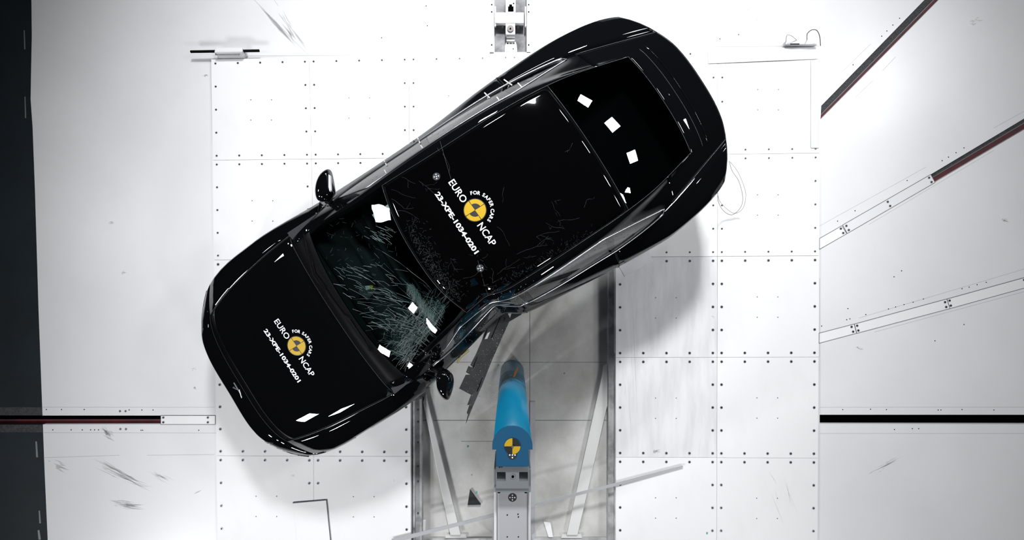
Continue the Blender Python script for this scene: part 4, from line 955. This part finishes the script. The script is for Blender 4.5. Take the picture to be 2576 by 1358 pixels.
# long cracks sweeping from the crushed corner towards the right of the glass
g = G(); g2 = G()
for k in range(34):
    q = k/33; u0, v0 = lerp(1125, 1035, q)+rc.uniform(-8, 8), lerp(800, 915, q)+rc.uniform(-6, 6)
    ang = math.radians(lerp(236, 206, q)+rc.uniform(-16, 16)); Ln = rc.uniform(90, 280)*(1 if q < .7 else .5)
    P_ = wander(u0, v0, ang, Ln, rc.uniform(-1.1, -.2), 14, .12); P_ = [p for p in P_ if inpoly(p, WS)]
    for j in range(len(P_)-1):
        if rc.random() < .82: crackline(P_[j:j+2], .0009*rc.uniform(.5, 1.2), g2 if rc.random() < .5 else g)
for k in range(80):   # short bright curved flakes in the middle
    u0, v0 = rc.uniform(835, 1010), rc.uniform(660, 830)
    if not inpoly((u0, v0), WS): continue
    P_ = wander(u0, v0, math.radians(14+rc.uniform(-10, 16)), rc.uniform(8, 55), rc.uniform(-.1, .5), 6, .06); crackline([p for p in P_ if inpoly(p, WS)], .0011*rc.uniform(.4, 1.3), g)
for k in range(26):
    u0, v0 = rc.uniform(915, 975), rc.uniform(568, 600); P_ = wander(u0, v0, math.radians(24+rc.uniform(-8, 8)), rc.uniform(8, 30), .15, 4, .05); crackline([p for p in P_ if inpoly(p, WS)], .0009, g)
for k in range(60):
    u0, v0 = rc.uniform(820, 1000), rc.uniform(540, 700)
    if inpoly((u0, v0), WS): crackline(wander(u0, v0, rc.uniform(0, 6.28), rc.uniform(3, 14), .2, 3, .1), .0007, g2)
g.obj('bright_cracks', M['crack'], CP['windshield'])
for k in range(760):   # dense web by the pillar
    q = rc.random(); e = abs(rc.gauss(0, .30)); base = (lerp(1128, 1028, q), lerp(775, 915, q)); u0, v0 = base[0]-e*110*(.6+.6*math.sin(q*3)), base[1]-e*75
    if not inpoly((u0, v0), WS): continue
    crackline(wander(u0, v0, math.radians(rc.choice([215, 128, 300, 170])+rc.uniform(-25, 25)), rc.uniform(8, 34), rc.uniform(-.5, .5), 5, .15), .0006*rc.uniform(.5, 1.4), g2)
for k in range(420):   # fan patch under the roof edge
    q = rc.random(); u0, v0 = lerp(1028, 1085, q)+rc.uniform(-9, 9), lerp(712, 790, q)+rc.uniform(-5, 5)
    crackline(wander(u0, v0, math.radians(75+rc.uniform(-16, 16)), rc.uniform(6, 26), .3, 4, .1), .0006, g2)
g2.obj('crack_web', M['crackteal'], CP['windshield'])
g = G()   # crazed front edge of the roof glass and branching cracks over it
for k in range(420):
    q = rc.random(); cu, cv = (lerp(1010, 1130, q), lerp(560, 745, q)+18*math.sin(q*3.1)); u0, v0 = cu+abs(rc.gauss(0, 22))+6, cv-rc.uniform(-12, 12)
    crackline(wander(u0, v0, rc.uniform(0, 6.28), rc.uniform(2, 9), .4, 3, .3), .0006, g)
def branch(u, v, ang, L, dep):
    n = max(3, int(L/9)); P_ = [(u, v)]
    for k in range(n):
        ang += rc.uniform(-.35, .35); u += math.cos(ang)*L/n; v += math.sin(ang)*L/n; P_.append((u, v))
        if dep and rc.random() < .22: branch(u, v, ang+rc.choice([-1, 1])*rc.uniform(.5, 1.1), L*.4, dep-1)
    for j in range(len(P_)-1):
        if rc.random() < .75: crackline(P_[j:j+2], .0007*rc.uniform(.5, 1.2), g)
for u, v, a, L in ((975, 478, 10, 75), (985, 500, 20, 60), (1000, 530, 5, 60), (1045, 450, 40, 60), (1075, 475, 0, 30), (1010, 445, 20, 40), (1100, 372, 75, 70), (1250, 570, 20, 60), (1330, 600, -20, 80), (1400, 560, -35, 60),
                   (1300, 640, -25, 90), (1430, 575, 200, 60), (1250, 690, -30, 80), (1350, 620, -60, 50), (1440, 360, 95, 30), (1268, 470, 110, 40), (1380, 500, 30, 60), (1180, 640, 10, 50), (1200, 720, -20, 70), (1460, 540, -40, 40), (1165, 700, 0, 50), (1130, 640, 60, 50)):
    branch(u, v, math.radians(a), L, 2)
for k in range(150):
    u, v = rc.uniform(1240, 1490), 0; v = lerp(735, 590, (u-1240)/250)-abs(rc.gauss(0, 16)); crackline(wander(u, v, rc.uniform(0, 6.28), rc.uniform(2, 8), .4, 3, .3), .0005, g)
g.obj('glass_cracks', M['crackdim'], CP['roof_panel'])
# small green-white flecks of glass on the buckled pillar
g = G()
for k in range(260):
    q = rc.random(); u, v = lerp(1060, 1330, q)+rc.gauss(0, 12), lerp(925, 720, q)+rc.gauss(0, 14); p = see(u, v, .003)
    if p is None: continue
    r = rc.uniform(.0008, .003); g.add([p+Vector((r, 0, 0)), p+Vector((-r*.5, r*.8, 0)), p+Vector((-r*.5, -r*.8, 0)), p+Vector((0, 0, r))], [(0, 1, 3), (1, 2, 3), (2, 0, 3)])
setp(g.obj('glass_dust', M['shard'], CP['roof_rail left']), kind='stuff')
# crumbs of window glass: on the sunken floor, on the boards, round the pole
g = G()
def crumb(p, r):
    a = [Vector((rc.uniform(-1, 1), rc.uniform(-1, 1), rc.uniform(-.2, .2))).normalized()*r for _ in range(3)]
    g.add([p+a[0], p+a[1], p+a[2], p+Vector((0, 0, r*.8))], [(0, 1, 2), (0, 1, 3), (1, 2, 3), (2, 0, 3)])
n_ = 0
while n_ < 2300:
    if rc.random() < .55: u, v = rc.gauss(1285, 70), rc.gauss(912, 70)
    else: u, v = rc.uniform(1062, 1526), rc.uniform(800, 1352)
    if not (1062 < u < 1526 and 795 < v < 1352) or inpoly((u, v), CARSIL): continue
    r = rc.choice([.0018, .0022, .0028, .0042])*rc.uniform(.7, 1.2)
    if inpoly((u, v), CL): crumb(unp(u, v, clz(v)+.003), r)
    else: crumb(unp(u, v, ZP+.006), r)
    n_ += 1
setp(g.obj('glass_crumbs', M['shard']), 'fine glass crumbs scattered over the sunken floor round the blue pole', 'glass', kind='stuff')
for (u, v, r, lb) in ((1198, 1240, .014, 'teal glass flake behind the black triangular fragment'), (1186, 1197, .010, 'small teal glass flake above the black triangular fragment'),
                   (1197, 1310, .018, 'largest teal glass flake, left of the support column near the bottom'), (1176, 1125, .012, 'teal glass flake left of the blue top plate'),
                   (1189, 1007, .013, 'pale glass flake beside the tip of the torn cladding'), (1253, 920, .010, 'teal glass flake just left of the pole base'), (1421, 940, .010, 'teal glass flake on the steel right of the pole'),
                   (1779, 1341, .012, 'teal glass flake on the bottom boards right of the sunken strip')):
    z = (.006 if u > 1549 else ZP+.03); g = G(); p = unp(u, v, z); K = 6
    g.prism([(p.x+r*rc.uniform(.4, 1)*math.cos(2*math.pi*k/K), p.y+r*rc.uniform(.5, 1.1)*math.sin(2*math.pi*k/K)) for k in range(K)], z-.006 if u > 1549 else ZP+.004, z if u > 1549 else ZP+.010); setp(g.obj('glass_flake', M['teal']), lb, 'glass flake')
